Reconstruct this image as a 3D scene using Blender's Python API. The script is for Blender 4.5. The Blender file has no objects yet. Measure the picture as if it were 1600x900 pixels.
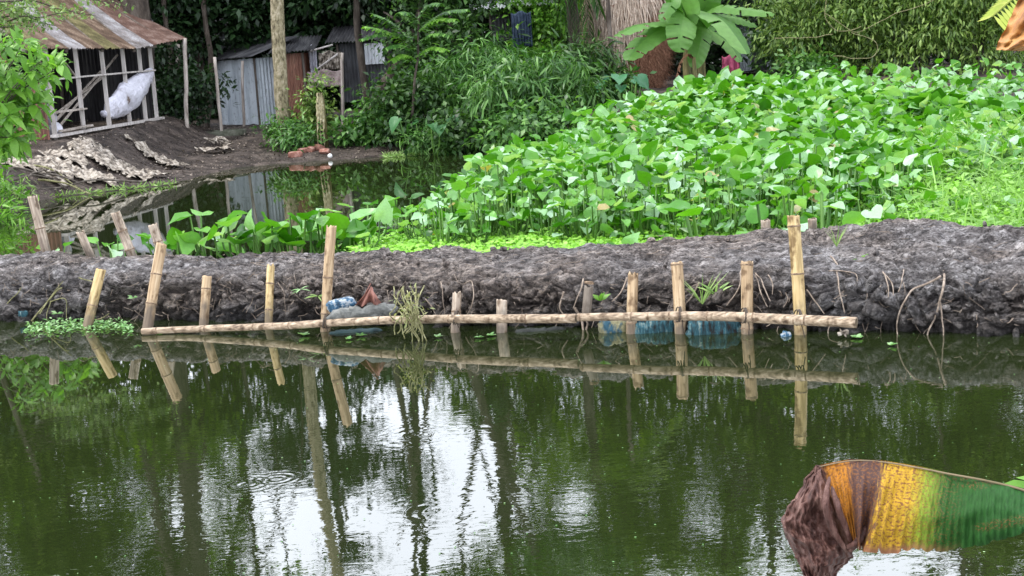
import bpy, math, random
import numpy as np
from mathutils import Vector, Matrix, noise, Quaternion

random.seed(7)
RNG = np.random.default_rng(7)
SC = bpy.context.scene
COL = SC.collection

# ------------------------------------------------------------------ camera
F = 2248.0                       # focal length in photograph pixels
PITCH = math.radians(9.32)
ROLL = math.radians(3.6)
H = 1.74
CP, SP = math.cos(PITCH), math.sin(PITCH)
_up0 = Vector((0, SP, CP))
FWD = Vector((0, CP, -SP))
RIGHT = Vector((1, 0, 0)) * math.cos(ROLL) - _up0 * math.sin(ROLL)
UP = Vector((1, 0, 0)) * math.sin(ROLL) + _up0 * math.cos(ROLL)
cam_d = bpy.data.cameras.new('camera')
cam = bpy.data.objects.new('camera', cam_d)
COL.objects.link(cam)
_m = Matrix((RIGHT, UP, -FWD)).transposed().to_4x4()
_m.translation = (0, 0, H)
cam.matrix_world = _m
cam_d.sensor_width = 36
cam_d.lens = F / 1600 * 36
cam_d.clip_start = 0.05
cam_d.clip_end = 2000
SC.camera = cam

# ------------------------------------------------------------------ sky, sun, exposure
world = bpy.data.worlds.new('World')
SC.world = world
world.use_nodes = True
nt = world.node_tree
nt.nodes.clear()
out = nt.nodes.new('ShaderNodeOutputWorld')
bg = nt.nodes.new('ShaderNodeBackground')
sky = nt.nodes.new('ShaderNodeTexSky')
sky.sky_type = 'NISHITA'
sky.sun_disc = False
SUN_EL, SUN_AZ = 60, 262          # high on the left
sky.sun_elevation = math.radians(SUN_EL)
sky.sun_rotation = math.radians(SUN_AZ)
tc = nt.nodes.new('ShaderNodeTexCoord')
nz = nt.nodes.new('ShaderNodeTexNoise')
nz.inputs['Scale'].default_value = 2.2
nz.inputs['Detail'].default_value = 5
cr = nt.nodes.new('ShaderNodeValToRGB')
cr.color_ramp.elements[0].position = 0.30
cr.color_ramp.elements[0].color = (0.80, 0.80, 0.80, 1)
cr.color_ramp.elements[1].position = 0.62
cr.color_ramp.elements[1].color = (0.97, 0.97, 0.97, 1)
mx = nt.nodes.new('ShaderNodeMix')
mx.data_type = 'RGBA'
mx.inputs['B'].default_value = (25.0, 26.0, 29.5, 1)       # bright overcast cloud layer
nt.links.new(tc.outputs['Generated'], nz.inputs['Vector'])
nt.links.new(nz.outputs['Fac'], cr.inputs['Fac'])
nt.links.new(cr.outputs['Color'], mx.inputs['Factor'])
nt.links.new(sky.outputs['Color'], mx.inputs['A'])
nt.links.new(mx.outputs['Result'], bg.inputs['Color'])
bg.inputs['Strength'].default_value = 0.12
nt.links.new(bg.outputs['Background'], out.inputs['Surface'])

sun_d = bpy.data.lights.new('sun', 'SUN')
sun_d.energy = 3.0
sun_d.angle = math.radians(12)
sun_d.color = (1.0, 0.96, 0.88)
sun = bpy.data.objects.new('sun', sun_d)
COL.objects.link(sun)
_az, _el = math.radians(SUN_AZ), math.radians(SUN_EL)
_d = Vector((math.sin(_az) * math.cos(_el), math.cos(_az) * math.cos(_el), math.sin(_el)))
sun.rotation_euler = _d.to_track_quat('Z', 'Y').to_euler()
sun.location = _d * 30

SC.view_settings.view_transform = 'Standard'
SC.view_settings.look = 'None'
SC.view_settings.gamma = 1
SC.view_settings.exposure = 0.0

# ------------------------------------------------------------------ helpers
def ray(px, py):
    return FWD + RIGHT * ((px - 800) / F) - UP * ((py - 450) / F)


def pix(p):
    d = Vector(p) - Vector((0, 0, H))
    w = d.dot(FWD)
    return 800 + F * d.dot(RIGHT) / w, 450 - F * d.dot(UP) / w


def atr(px, py, Y):
    """the point of the world at distance Y that the pixel looks at"""
    d = ray(px, py)
    return Vector((0, 0, H)) + d * (Y / d.y)


def atz(px, py, z):
    d = ray(px, py)
    return Vector((0, 0, H)) + d * ((z - H) / d.z)


# The plan was first laid out on a survey grid with shorter distances; these turn its
# stations into metres. Heights near the bank are kept, far distances are stretched.
YS = 1.75
_F1, _P1, _H1 = 1155.0, math.radians(15.86), 1.6
_C1, _S1 = math.cos(_P1), math.sin(_P1)


def at(px, py, Y):
    if 3.4 <= Y < 7.5:
        v = -(py - 450) / _F1
        z = _H1 + (-_S1 + v * _C1) * (Y / (_C1 + v * _S1))
        return atz(px, py, z)
    return atr(px, py, Y * YS)


def og(x, y, z=0.0, zn=0.0):
    """a station (x, y, z) of the survey grid as a point at height zn"""
    w = y * _C1 + (_H1 - z) * _S1
    v = ((z - _H1) * _C1 + y * _S1) / w
    return atz(800 + _F1 * x / w, 450 - _F1 * v, zn)


def og_arrays(X, Y, Z=None):
    R = []
    for i in range(len(X)):
        q = og(float(X[i]), float(Y[i]))
        R.append((q.x, q.y))
    R = np.array(R)
    return R[:, 0], R[:, 1]


def fill(me, V, T):
    V = np.asarray(V, dtype=np.float32).reshape(-1, 3)
    T = np.asarray(T, dtype=np.int32)
    n, k = T.shape
    me.vertices.add(len(V))
    me.vertices.foreach_set('co', V.ravel())
    me.loops.add(n * k)
    me.loops.foreach_set('vertex_index', T.ravel())
    me.polygons.add(n)
    me.polygons.foreach_set('loop_start', np.arange(0, n * k, k, dtype=np.int32))
    me.polygons.foreach_set('loop_total', np.full(n, k, dtype=np.int32))
    me.update(calc_edges=True)


def mesh(name, V, T, mat=None, smooth=True):
    me = bpy.data.meshes.new(name)
    if isinstance(T, np.ndarray):
        fill(me, V, T)
    else:
        me.from_pydata([tuple(v) for v in V], [], [tuple(t) for t in T])
        me.update()
    if smooth:
        me.polygons.foreach_set('use_smooth', np.ones(len(me.polygons), dtype=bool))
    if mat:
        me.materials.append(mat)
    return me


def ob(name, data, parent=None, loc=None, label=None, cat=None, group=None, kind=None):
    o = bpy.data.objects.new(name, data)
    COL.objects.link(o)
    if loc is not None:
        o.location = loc
    if parent is not None:
        o.parent = parent
    if label: o['label'] = label
    if cat: o['category'] = cat
    if group: o['group'] = group
    if kind: o['kind'] = kind
    return o


def thing(name, label, cat, loc=(0, 0, 0), rz=0, group=None):
    o = ob(name, None, None, loc, label, cat, group)
    o.empty_display_size = 0.1
    o.rotation_euler = (0, 0, rz)
    return o


class MB:
    """collects shapes into one mesh"""
    def __init__(s):
        s.v, s.f = [], []

    def add(s, V, Fs):
        b = len(s.v)
        s.v += [Vector(v) for v in V]
        s.f += [tuple(i + b for i in f) for f in Fs]

    def box(s, c, size, rot=None, jit=0.0):
        c = Vector(c)
        V = []
        for x in (-.5, .5):
            for y in (-.5, .5):
                for z in (-.5, .5):
                    p = Vector((x * size[0], y * size[1], z * size[2]))
                    if jit: p += Vector((random.uniform(-jit, jit),) * 3)
                    if rot is not None: p = rot @ p
                    V.append(c + p)
        s.add(V, [(0, 1, 3, 2), (4, 6, 7, 5), (0, 4, 5, 1), (2, 3, 7, 6), (0, 2, 6, 4), (1, 5, 7, 3)])

    def beam(s, a, b, w, t):
        a, b = Vector(a), Vector(b)
        d = (b - a)
        q = d.to_track_quat('Z', 'Y').to_matrix()
        s.box((a + b) / 2, (w, t, d.length), q)

    def tube(s, pts, radii, n=8, cap=True):
        pts = [Vector(p) for p in pts]
        if not hasattr(radii, '__len__'): radii = [radii] * len(pts)
        rings, prev = [], None
        for i, p in enumerate(pts):
            t = (pts[min(i + 1, len(pts) - 1)] - pts[max(i - 1, 0)])
            if t.length < 1e-9: t = Vector((0, 0, 1))
            t.normalize()
            if prev is None:
                u = t.orthogonal().normalized()
            else:
                u = prev - t * prev.dot(t)
                u = u.normalized() if u.length > 1e-6 else t.orthogonal().normalized()
            prev = u
            w = t.cross(u)
            rings.append([p + (u * math.cos(2 * math.pi * k / n) + w * math.sin(2 * math.pi * k / n)) * radii[i] for k in range(n)])
        V = [v for r in rings for v in r]
        Fs = []
        for i in range(len(pts) - 1):
            for k in range(n):
                a, b = i * n + k, i * n + (k + 1) % n
                Fs.append((a, b, b + n, a + n))
        if cap:
            Fs.append(tuple(reversed(range(n))))
            Fs.append(tuple(range((len(pts) - 1) * n, len(pts) * n)))
        s.add(V, Fs)

    def build(s, name, mat, parent=None, smooth=True, **kw):
        return ob(name, mesh(name, s.v, s.f, mat, smooth), parent, **kw)


def fr(p, sc=1.0, oct=4):
    return noise.fractal(Vector(p) * sc, 1.0, 2.0, oct)


def wob(pts, amp, sc, n=None):
    """resample a polyline smoothly (Catmull-Rom) and make it wander"""
    pts = [Vector(p) for p in pts]
    n = n or len(pts) * 5
    res = []
    for i in range(n + 1):
        t = i / n * (len(pts) - 1)
        k = min(int(t), len(pts) - 2)
        u = t - k
        p0, p1, p2, p3 = pts[max(k - 1, 0)], pts[k], pts[k + 1], pts[min(k + 2, len(pts) - 1)]
        q = 0.5 * ((2 * p1) + (p2 - p0) * u + (2 * p0 - 5 * p1 + 4 * p2 - p3) * u * u + (3 * p1 - p0 - 3 * p2 + p3) * u ** 3)
        q = q + Vector((fr(q + Vector((9, 0, 0)), sc, 2), fr(q + Vector((0, 9, 0)), sc, 2), fr(q + Vector((0, 0, 9)), sc, 2))) * amp
        res.append(q)
    return res


# ------------------------------------------------------------------ materials
def newmat(name):
    m = bpy.data.materials.new(name)
    m.use_nodes = True
    m.node_tree.nodes.clear()
    return m, m.node_tree.nodes, m.node_tree.links


def ramp(N, cols, pos=None, interp='LINEAR'):
    r = N.new('ShaderNodeValToRGB')
    r.color_ramp.interpolation = interp
    k = len(cols)
    pos = pos or [i / max(k - 1, 1) for i in range(k)]
    e = r.color_ramp.elements
    while len(e) < k: e.new(0.5)
    for i in range(k):
        e[i].position = pos[i]
        e[i].color = (*cols[i], 1)
    return r


def noisemat(name, cols, scale=5.0, rough=0.8, bump=0.4, bscale=30.0, stretch=(1, 1, 1), spec=0.3, pos=None, dist=0.02, detail=6, rough2=None):
    m, N, L = newmat(name)
    o = N.new('ShaderNodeOutputMaterial'); b = N.new('ShaderNodeBsdfPrincipled')
    t = N.new('ShaderNodeTexCoord'); mp = N.new('ShaderNodeMapping')
    mp.inputs['Scale'].default_value = stretch
    oi = N.new('ShaderNodeObjectInfo'); va = N.new('ShaderNodeVectorMath'); va.operation = 'ADD'
    sc = N.new('ShaderNodeMath'); sc.operation = 'MULTIPLY'; sc.inputs[1].default_value = 37
    L.new(oi.outputs['Random'], sc.inputs[0])
    L.new(t.outputs['Object'], va.inputs[0]); L.new(sc.outputs[0], va.inputs[1])
    L.new(va.outputs[0], mp.inputs['Vector'])
    n1 = N.new('ShaderNodeTexNoise'); n1.inputs['Scale'].default_value = scale; n1.inputs['Detail'].default_value = detail
    n1.inputs['Roughness'].default_value = 0.62
    L.new(mp.outputs[0], n1.inputs['Vector'])
    k = len(cols)
    r = ramp(N, cols, pos or [0.3 + 0.4 * i / max(k - 1, 1) for i in range(k)])
    L.new(n1.outputs['Fac'], r.inputs[0]); L.new(r.outputs[0], b.inputs['Base Color'])
    n2 = N.new('ShaderNodeTexNoise'); n2.inputs['Scale'].default_value = bscale; n2.inputs['Detail'].default_value = 6
    L.new(mp.outputs[0], n2.inputs['Vector'])
    bp = N.new('ShaderNodeBump'); bp.inputs['Strength'].default_value = bump; bp.inputs['Distance'].default_value = dist
    L.new(n2.outputs['Fac'], bp.inputs['Height']); L.new(bp.outputs[0], b.inputs['Normal'])
    b.inputs['Roughness'].default_value = rough
    if rough2 is not None:
        rr = N.new('ShaderNodeMapRange'); rr.inputs[1].default_value = .35; rr.inputs[2].default_value = .65
        rr.inputs[3].default_value = rough; rr.inputs[4].default_value = rough2
        L.new(n2.outputs['Fac'], rr.inputs[0]); L.new(rr.outputs[0], b.inputs['Roughness'])
    b.inputs['Specular IOR Level'].default_value = spec
    L.new(b.outputs[0], o.inputs[0])
    return m


def leafmat(name, cols, pos=None, transl=0.35, rough=0.45, spec=0.4, interp='LINEAR', tcol=None):
    m, N, L = newmat(name)
    o = N.new('ShaderNodeOutputMaterial'); b = N.new('ShaderNodeBsdfPrincipled')
    g = N.new('ShaderNodeNewGeometry'); oi = N.new('ShaderNodeObjectInfo')
    ad = N.new('ShaderNodeMath'); ad.operation = 'ADD'
    L.new(g.outputs['Random Per Island'], ad.inputs[0]); L.new(oi.outputs['Random'], ad.inputs[1])
    fc = N.new('ShaderNodeMath'); fc.operation = 'FRACT'; L.new(ad.outputs[0], fc.inputs[0])
    r = ramp(N, cols, pos, interp)
    L.new(fc.outputs[0], r.inputs[0])
    # soft blotches on the blade
    t = N.new('ShaderNodeTexCoord'); n1 = N.new('ShaderNodeTexNoise'); n1.inputs['Scale'].default_value = 14; n1.inputs['Detail'].default_value = 3
    L.new(t.outputs['Object'], n1.inputs['Vector'])
    mr = N.new('ShaderNodeMapRange'); mr.inputs[3].default_value = .75; mr.inputs[4].default_value = 1.25
    L.new(n1.outputs['Fac'], mr.inputs[0])
    mu = N.new('ShaderNodeMix'); mu.data_type = 'RGBA'; mu.blend_type = 'MULTIPLY'; mu.inputs['Factor'].default_value = 1
    L.new(r.outputs[0], mu.inputs['A']); L.new(mr.outputs[0], mu.inputs['B'])
    L.new(mu.outputs['Result'], b.inputs['Base Color'])
    b.inputs['Roughness'].default_value = rough
    b.inputs['Specular IOR Level'].default_value = spec
    tr = N.new('ShaderNodeBsdfTranslucent')
    tm = N.new('ShaderNodeMix'); tm.data_type = 'RGBA'; tm.blend_type = 'MULTIPLY'; tm.inputs['Factor'].default_value = 1
    L.new(mu.outputs['Result'], tm.inputs['A']); tm.inputs['B'].default_value = (*(tcol or (1.3, 1.5, .6)), 1)
    L.new(tm.outputs['Result'], tr.inputs['Color'])
    mi = N.new('ShaderNodeMixShader'); mi.inputs[0].default_value = transl
    L.new(b.outputs[0], mi.inputs[1]); L.new(tr.outputs[0], mi.inputs[2]); L.new(mi.outputs[0], o.inputs[0])
    return m


# ---- mud
def mudmat():
    m, N, L = newmat('wet_grey_mud')
    o = N.new('ShaderNodeOutputMaterial'); b = N.new('ShaderNodeBsdfPrincipled')
    t = N.new('ShaderNodeTexCoord')
    mp = N.new('ShaderNodeMapping'); mp.inputs['Scale'].default_value = (1, 1.0, 1.9)
    L.new(t.outputs['Object'], mp.inputs[0])
    n0 = N.new('ShaderNodeTexNoise'); n0.inputs['Scale'].default_value = 9; n0.inputs['Detail'].default_value = 10; n0.inputs['Roughness'].default_value = .7
    n1 = N.new('ShaderNodeTexNoise'); n1.inputs['Scale'].default_value = 55; n1.inputs['Detail'].default_value = 6; n1.inputs['Roughness'].default_value = .65
    n2 = N.new('ShaderNodeTexNoise'); n2.inputs['Scale'].default_value = 1.3; n2.inputs['Detail'].default_value = 3
    mp3 = N.new('ShaderNodeMapping'); mp3.inputs['Scale'].default_value = (1, 2.6, 1.8); L.new(t.outputs['Object'], mp3.inputs[0])
    n3 = N.new('ShaderNodeTexNoise'); n3.inputs['Scale'].default_value = 21; n3.inputs['Detail'].default_value = 8; n3.inputs['Roughness'].default_value = .72; n3.inputs['Distortion'].default_value = .8
    L.new(mp3.outputs[0], n3.inputs['Vector'])
    wet = ramp(N, [(.16, .15, .14), (.85, .84, .84), (1.6, 1.61, 1.64)], [.41, .50, .66]); L.new(n3.outputs['Fac'], wet.inputs[0])  # crack shade put into the colour: dark where bumps dip, pale on crests
    for n in (n0, n1, n2): L.new(mp.outputs[0], n.inputs['Vector'])
    r = ramp(N, [(.010, .008, .007), (.034, .028, .026), (.108, .099, .093), (.28, .27, .262)], [.28, .38, .50, .66])
    L.new(n0.outputs['Fac'], r.inputs[0])
    brown = ramp(N, [(1, 1, 1), (1.0, .88, .76)], [.4, .62])
    L.new(n2.outputs['Fac'], brown.inputs[0])
    # the trodden top is paler with height: light from above put into the colour
    mu = N.new('ShaderNodeMix'); mu.data_type = 'RGBA'; mu.blend_type = 'MULTIPLY'; mu.inputs['Factor'].default_value = 1
    mu0 = N.new('ShaderNodeMix'); mu0.data_type = 'RGBA'; mu0.blend_type = 'MULTIPLY'; mu0.inputs['Factor'].default_value = 1
    L.new(r.outputs[0], mu0.inputs['A']); L.new(wet.outputs[0], mu0.inputs['B'])
    L.new(mu0.outputs['Result'], mu.inputs['A']); L.new(brown.outputs[0], mu.inputs['B'])
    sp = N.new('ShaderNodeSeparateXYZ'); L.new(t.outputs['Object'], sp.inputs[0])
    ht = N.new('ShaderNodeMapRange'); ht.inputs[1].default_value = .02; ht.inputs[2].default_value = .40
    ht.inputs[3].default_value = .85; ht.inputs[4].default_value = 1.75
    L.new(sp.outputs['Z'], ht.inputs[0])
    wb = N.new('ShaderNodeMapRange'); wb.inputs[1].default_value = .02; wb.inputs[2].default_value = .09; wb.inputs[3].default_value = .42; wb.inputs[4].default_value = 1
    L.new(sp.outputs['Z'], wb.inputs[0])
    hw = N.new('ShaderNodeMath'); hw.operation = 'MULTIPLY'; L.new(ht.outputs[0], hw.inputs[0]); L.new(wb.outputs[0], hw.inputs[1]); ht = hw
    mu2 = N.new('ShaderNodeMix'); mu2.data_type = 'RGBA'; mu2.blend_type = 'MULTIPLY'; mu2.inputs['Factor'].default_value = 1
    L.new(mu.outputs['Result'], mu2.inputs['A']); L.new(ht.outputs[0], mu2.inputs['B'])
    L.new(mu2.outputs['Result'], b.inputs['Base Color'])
    bp = N.new('ShaderNodeBump'); bp.inputs['Strength'].default_value = 1; bp.inputs['Distance'].default_value = .022
    L.new(n1.outputs['Fac'], bp.inputs['Height'])
    bp2 = N.new('ShaderNodeBump'); bp2.inputs['Strength'].default_value = 1; bp2.inputs['Distance'].default_value = .05
    L.new(n3.outputs['Fac'], bp2.inputs['Height']); L.new(bp2.outputs[0], bp.inputs['Normal'])
    L.new(bp.outputs[0], b.inputs['Normal'])
    rr = N.new('ShaderNodeMapRange'); rr.inputs[1].default_value = .35; rr.inputs[2].default_value = .6; rr.inputs[3].default_value = .38; rr.inputs[4].default_value = .75
    L.new(n1.outputs['Fac'], rr.inputs[0]); L.new(rr.outputs[0], b.inputs['Roughness'])
    b.inputs['Specular IOR Level'].default_value = .5
    L.new(b.outputs[0], o.inputs[0])
    return m


# ---- water
def watermat():
    m, N, L = newmat('pond_water')
    o = N.new('ShaderNodeOutputMaterial')
    t = N.new('ShaderNodeTexCoord')

    def ns(scale, stretch, detail):
        mp = N.new('ShaderNodeMapping'); mp.inputs['Scale'].default_value = stretch
        L.new(t.outputs['Object'], mp.inputs[0])
        n = N.new('ShaderNodeTexNoise'); n.inputs['Scale'].default_value = scale; n.inputs['Detail'].default_value = detail
        n.inputs['Distortion'].default_value = .6
        L.new(mp.outputs[0], n.inputs['Vector'])
        return n
    a = ns(6.5, (1, 1.7, 1), 2)
    b2 = ns(22, (1, 1.4, 1), 2)
    # calm / rippled areas
    c = ns(.5, (1, 1, 1), 2)
    mr = N.new('ShaderNodeMapRange'); mr.inputs[1].default_value = .38; mr.inputs[2].default_value = .62
    mr.inputs[3].default_value = .06; mr.inputs[4].default_value = .27
    L.new(c.outputs['Fac'], mr.inputs[0])
    s1 = N.new('ShaderNodeMath'); s1.operation = 'MULTIPLY'; L.new(b2.outputs['Fac'], s1.inputs[0]); s1.inputs[1].default_value = .42
    s2 = N.new('ShaderNodeMath'); s2.operation = 'ADD'; L.new(a.outputs['Fac'], s2.inputs[0]); L.new(s1.outputs[0], s2.inputs[1])
    s3 = N.new('ShaderNodeMath'); s3.operation = 'MULTIPLY'; L.new(s2.outputs[0], s3.inputs[0]); L.new(mr.outputs[0], s3.inputs[1])
    # the water behind the mud dyke is still
    sp = N.new('ShaderNodeSeparateXYZ'); L.new(t.outputs['Object'], sp.inputs[0])
    bk = N.new('ShaderNodeMapRange'); bk.inputs[1].default_value = 4.2; bk.inputs[2].default_value = 8.2; bk.inputs[3].default_value = 2.0; bk.inputs[4].default_value = .14
    L.new(sp.outputs['Y'], bk.inputs[0])
    s4 = N.new('ShaderNodeMath'); s4.operation = 'MULTIPLY'; L.new(s3.outputs[0], s4.inputs[0]); L.new(bk.outputs[0], s4.inputs[1])
    total = s4
    # rings where something touched the surface
    for (px, py, fall, amp, freq) in ((388, 757, .17, .30, 150), (432, 748, .13, .25, 160), (690, 800, .36, .10, 95), (655, 680, .30, .12, 100)):
        c0 = atz(px, py, 0)
        vs = N.new('ShaderNodeVectorMath'); vs.operation = 'DISTANCE'
        L.new(t.outputs['Object'], vs.inputs[0]); vs.inputs[1].default_value = c0
        m1 = N.new('ShaderNodeMath'); m1.operation = 'MULTIPLY'; m1.inputs[1].default_value = freq; L.new(vs.outputs['Value'], m1.inputs[0])
        m2 = N.new('ShaderNodeMath'); m2.operation = 'SINE'; L.new(m1.outputs[0], m2.inputs[0])
        fo = N.new('ShaderNodeMapRange'); fo.inputs[1].default_value = fall * .15; fo.inputs[2].default_value = fall; fo.inputs[3].default_value = amp * .5; fo.inputs[4].default_value = 0
        L.new(vs.outputs['Value'], fo.inputs[0])
        m3 = N.new('ShaderNodeMath'); m3.operation = 'MULTIPLY'; L.new(m2.outputs[0], m3.inputs[0]); L.new(fo.outputs[0], m3.inputs[1])
        m4 = N.new('ShaderNodeMath'); m4.operation = 'ADD'; L.new(total.outputs[0], m4.inputs[0]); L.new(m3.outputs[0], m4.inputs[1])
        total = m4
    bp = N.new('ShaderNodeBump'); bp.inputs['Strength'].default_value = 1.0; bp.inputs['Distance'].default_value = .0019
    L.new(total.outputs[0], bp.inputs['Height'])
    fn = N.new('ShaderNodeFresnel'); fn.inputs['IOR'].default_value = 3.0; L.new(bp.outputs[0], fn.inputs['Normal'])
    df = N.new('ShaderNodeBsdfDiffuse'); df.inputs['Color'].default_value = (.012, .018, .005, 1)
    gl = N.new('ShaderNodeBsdfGlossy'); gl.inputs['Roughness'].default_value = .012; gl.inputs['Color'].default_value = (.98, .99, .96, 1)
    L.new(bp.outputs[0], gl.inputs['Normal'])
    mi = N.new('ShaderNodeMixShader'); L.new(fn.outputs[0], mi.inputs[0]); L.new(df.outputs[0], mi.inputs[1]); L.new(gl.outputs[0], mi.inputs[2])
    L.new(mi.outputs[0], o.inputs[0])
    return m


def bamboomat(name, cols, along=(1, 1, .07), foot=True):
    m, N, L = newmat(name)
    o = N.new('ShaderNodeOutputMaterial'); b = N.new('ShaderNodeBsdfPrincipled')
    t = N.new('ShaderNodeTexCoord'); oi = N.new('ShaderNodeObjectInfo')
    sc = N.new('ShaderNodeMath'); sc.operation = 'MULTIPLY'; sc.inputs[1].default_value = 23; L.new(oi.outputs['Random'], sc.inputs[0])
    va = N.new('ShaderNodeVectorMath'); va.operation = 'ADD'; L.new(t.outputs['Object'], va.inputs[0]); L.new(sc.outputs[0], va.inputs[1])
    def ns(scale, st, d):
        mp = N.new('ShaderNodeMapping'); mp.inputs['Scale'].default_value = st; L.new(va.outputs[0], mp.inputs[0])
        n = N.new('ShaderNodeTexNoise'); n.inputs['Scale'].default_value = scale; n.inputs['Detail'].default_value = d; L.new(mp.outputs[0], n.inputs['Vector']); return n
    a = ns(60, along, 5); c = ns(22, (1, 1, .6), 6)
    r = ramp(N, cols, [.3 + .4 * i / (len(cols) - 1) for i in range(len(cols))]); L.new(a.outputs['Fac'], r.inputs[0])
    st = ramp(N, [(.28, .22, .16), (1, 1, 1)], [.34, .47]); L.new(c.outputs['Fac'], st.inputs[0])
    mu = N.new('ShaderNodeMix'); mu.data_type = 'RGBA'; mu.blend_type = 'MULTIPLY'; mu.inputs['Factor'].default_value = .85
    L.new(r.outputs[0], mu.inputs['A']); L.new(st.outputs[0], mu.inputs['B'])
    sp = N.new('ShaderNodeSeparateXYZ'); L.new(t.outputs['Object'], sp.inputs[0])
    zz = N.new('ShaderNodeMath'); zz.operation = 'MULTIPLY_ADD'; L.new(c.outputs['Fac'], zz.inputs[0]); zz.inputs[1].default_value = -.5; L.new(sp.outputs['Z'], zz.inputs[2])
    fm = N.new('ShaderNodeMapRange'); fm.inputs[1].default_value = .05; fm.inputs[2].default_value = .22; fm.inputs[3].default_value = .8 if foot else 0; fm.inputs[4].default_value = 0
    L.new(zz.outputs[0], fm.inputs[0])
    fo = N.new('ShaderNodeMix'); fo.data_type = 'RGBA'; L.new(fm.outputs[0], fo.inputs['Factor']); L.new(mu.outputs['Result'], fo.inputs['A']); fo.inputs['B'].default_value = (.07, .058, .045, 1)
    L.new(fo.outputs['Result'], b.inputs['Base Color'])
    bp = N.new('ShaderNodeBump'); bp.inputs['Strength'].default_value = .35 if foot else .15; bp.inputs['Distance'].default_value = .003
    L.new(a.outputs['Fac'], bp.inputs['Height']); L.new(bp.outputs[0], b.inputs['Normal'])
    b.inputs['Roughness'].default_value = .6; b.inputs['Specular IOR Level'].default_value = .3
    L.new(b.outputs[0], o.inputs[0])
    return m


def tinmat(name, cols, stains, st=(1, 1, .25), scale=3.0, rough=.5):
    if name.startswith('roof'): rough = .85
    """weathered corrugated tin: long stains down the sheet (local z) over fine speckle"""
    m, N, L = newmat(name)
    o = N.new('ShaderNodeOutputMaterial'); b = N.new('ShaderNodeBsdfPrincipled')
    t = N.new('ShaderNodeTexCoord'); oi = N.new('ShaderNodeObjectInfo')
    sc = N.new('ShaderNodeMath'); sc.operation = 'MULTIPLY'; sc.inputs[1].default_value = 31; L.new(oi.outputs['Random'], sc.inputs[0])
    va = N.new('ShaderNodeVectorMath'); va.operation = 'ADD'; L.new(t.outputs['Object'], va.inputs[0]); L.new(sc.outputs[0], va.inputs[1])
    def ns(s_, st_, d):
        mp = N.new('ShaderNodeMapping'); mp.inputs['Scale'].default_value = st_; L.new(va.outputs[0], mp.inputs[0])
        n = N.new('ShaderNodeTexNoise'); n.inputs['Scale'].default_value = s_; n.inputs['Detail'].default_value = d; n.inputs['Roughness'].default_value = .65
        L.new(mp.outputs[0], n.inputs['Vector']); return n
    a = ns(scale, st, 7); c = ns(18, (1, 1, .5), 6)
    r = ramp(N, cols, [.34 + .32 * i / (len(cols) - 1) for i in range(len(cols))]); L.new(a.outputs['Fac'], r.inputs[0])
    mk = ramp(N, [(0, 0, 0), (.8, .8, .8)], [.56, .70]); L.new(c.outputs['Fac'], mk.inputs[0])
    mu = N.new('ShaderNodeMix'); mu.data_type = 'RGBA'
    L.new(mk.outputs[0], mu.inputs['Factor']); L.new(r.outputs[0], mu.inputs['A']); mu.inputs['B'].default_value = (*stains, 1)
    L.new(mu.outputs['Result'], b.inputs['Base Color'])
    b.inputs['Roughness'].default_value = rough; b.inputs['Specular IOR Level'].default_value = .2 if rough > .6 else .5
    L.new(b.outputs[0], o.inputs[0])
    return m


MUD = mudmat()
WATER = watermat()
BAMBOO = bamboomat('cut_bamboo', [(.19, .125, .065), (.36, .255, .145), (.50, .385, .24)])
BAMBOO_RAIL = bamboomat('rail_bamboo', [(.10, .07, .045), (.27, .20, .13), (.48, .39, .28)], (.07, 1, 1), False)
BAMBOO_OLD = bamboomat('weathered_bamboo', [(.17, .13, .10), (.34, .27, .20), (.47, .40, .31)])
BAMBOO_YEL = bamboomat('yellow_bamboo', [(.24, .165, .065), (.42, .31, .14), (.56, .43, .23)])
BAMBOO_NODE = noisemat('bamboo_node_scar', [(.06, .04, .025), (.16, .11, .07), (.30, .22, .14)], 60)
BAMBOO_IN = noisemat('bamboo_hollow', [(.05, .035, .02), (.12, .09, .05)], 20)
WOOD = noisemat('grey_weathered_wood', [(.16, .13, .11), (.33, .29, .25), (.48, .44, .39)], 14, .8, .4, 60, (1, 1, .15))
WOOD_PALE = noisemat('pale_weathered_wood', [(.25, .22, .20), (.45, .42, .39), (.58, .55, .52)], 14, .8, .4, 60, (1, 1, .15))
WOOD_DARK = noisemat('dark_wood', [(.03, .025, .02), (.09, .075, .06), (.16, .14, .12)], 14, .85, .4, 60, (1, 1, .2))
GROUND = noisemat('damp_brown_earth', [(.012, .009, .007), (.032, .023, .018), (.070, .054, .044), (.14, .11, .09)], 3.2, .8, .9, 28, pos=[.3, .45, .58, .75], dist=.05, detail=12, rough2=.55)
TIN_GREY = tinmat('bluish_grey_tin', [(.26, .30, .33), (.42, .47, .50), (.55, .60, .63)], (.13, .14, .14))
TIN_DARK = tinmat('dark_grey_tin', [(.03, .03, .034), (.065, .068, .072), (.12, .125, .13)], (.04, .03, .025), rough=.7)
TIN_SHADED = tinmat('shaded_tin', [(.012, .011, .012), (.028, .027, .028), (.06, .058, .056)], (.02, .015, .012), rough=.8)  # gloom inside the hut put into the colour of its walls
TIN_LIGHT = tinmat('pale_tin', [(.38, .40, .42), (.55, .58, .60), (.68, .70, .72)], (.22, .20, .18))
TIN_RUST = tinmat('rusty_tin', [(.07, .026, .016), (.16, .065, .040), (.26, .13, .085)], (.05, .025, .018))
ROOF_BROWN = tinmat('roof_brown_tin', [(.04, .024, .015), (.085, .055, .036), (.17, .125, .09)], (.05, .04, .025))
ROOF_RED = tinmat('roof_red_rust_tin', [(.045, .026, .020), (.095, .055, .042), (.17, .125, .105)], (.06, .03, .02))
ROOF_MOSS = tinmat('roof_mossy_tin', [(.03, .025, .010), (.075, .065, .026), (.15, .13, .06)], (.11, .12, .035))
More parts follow.
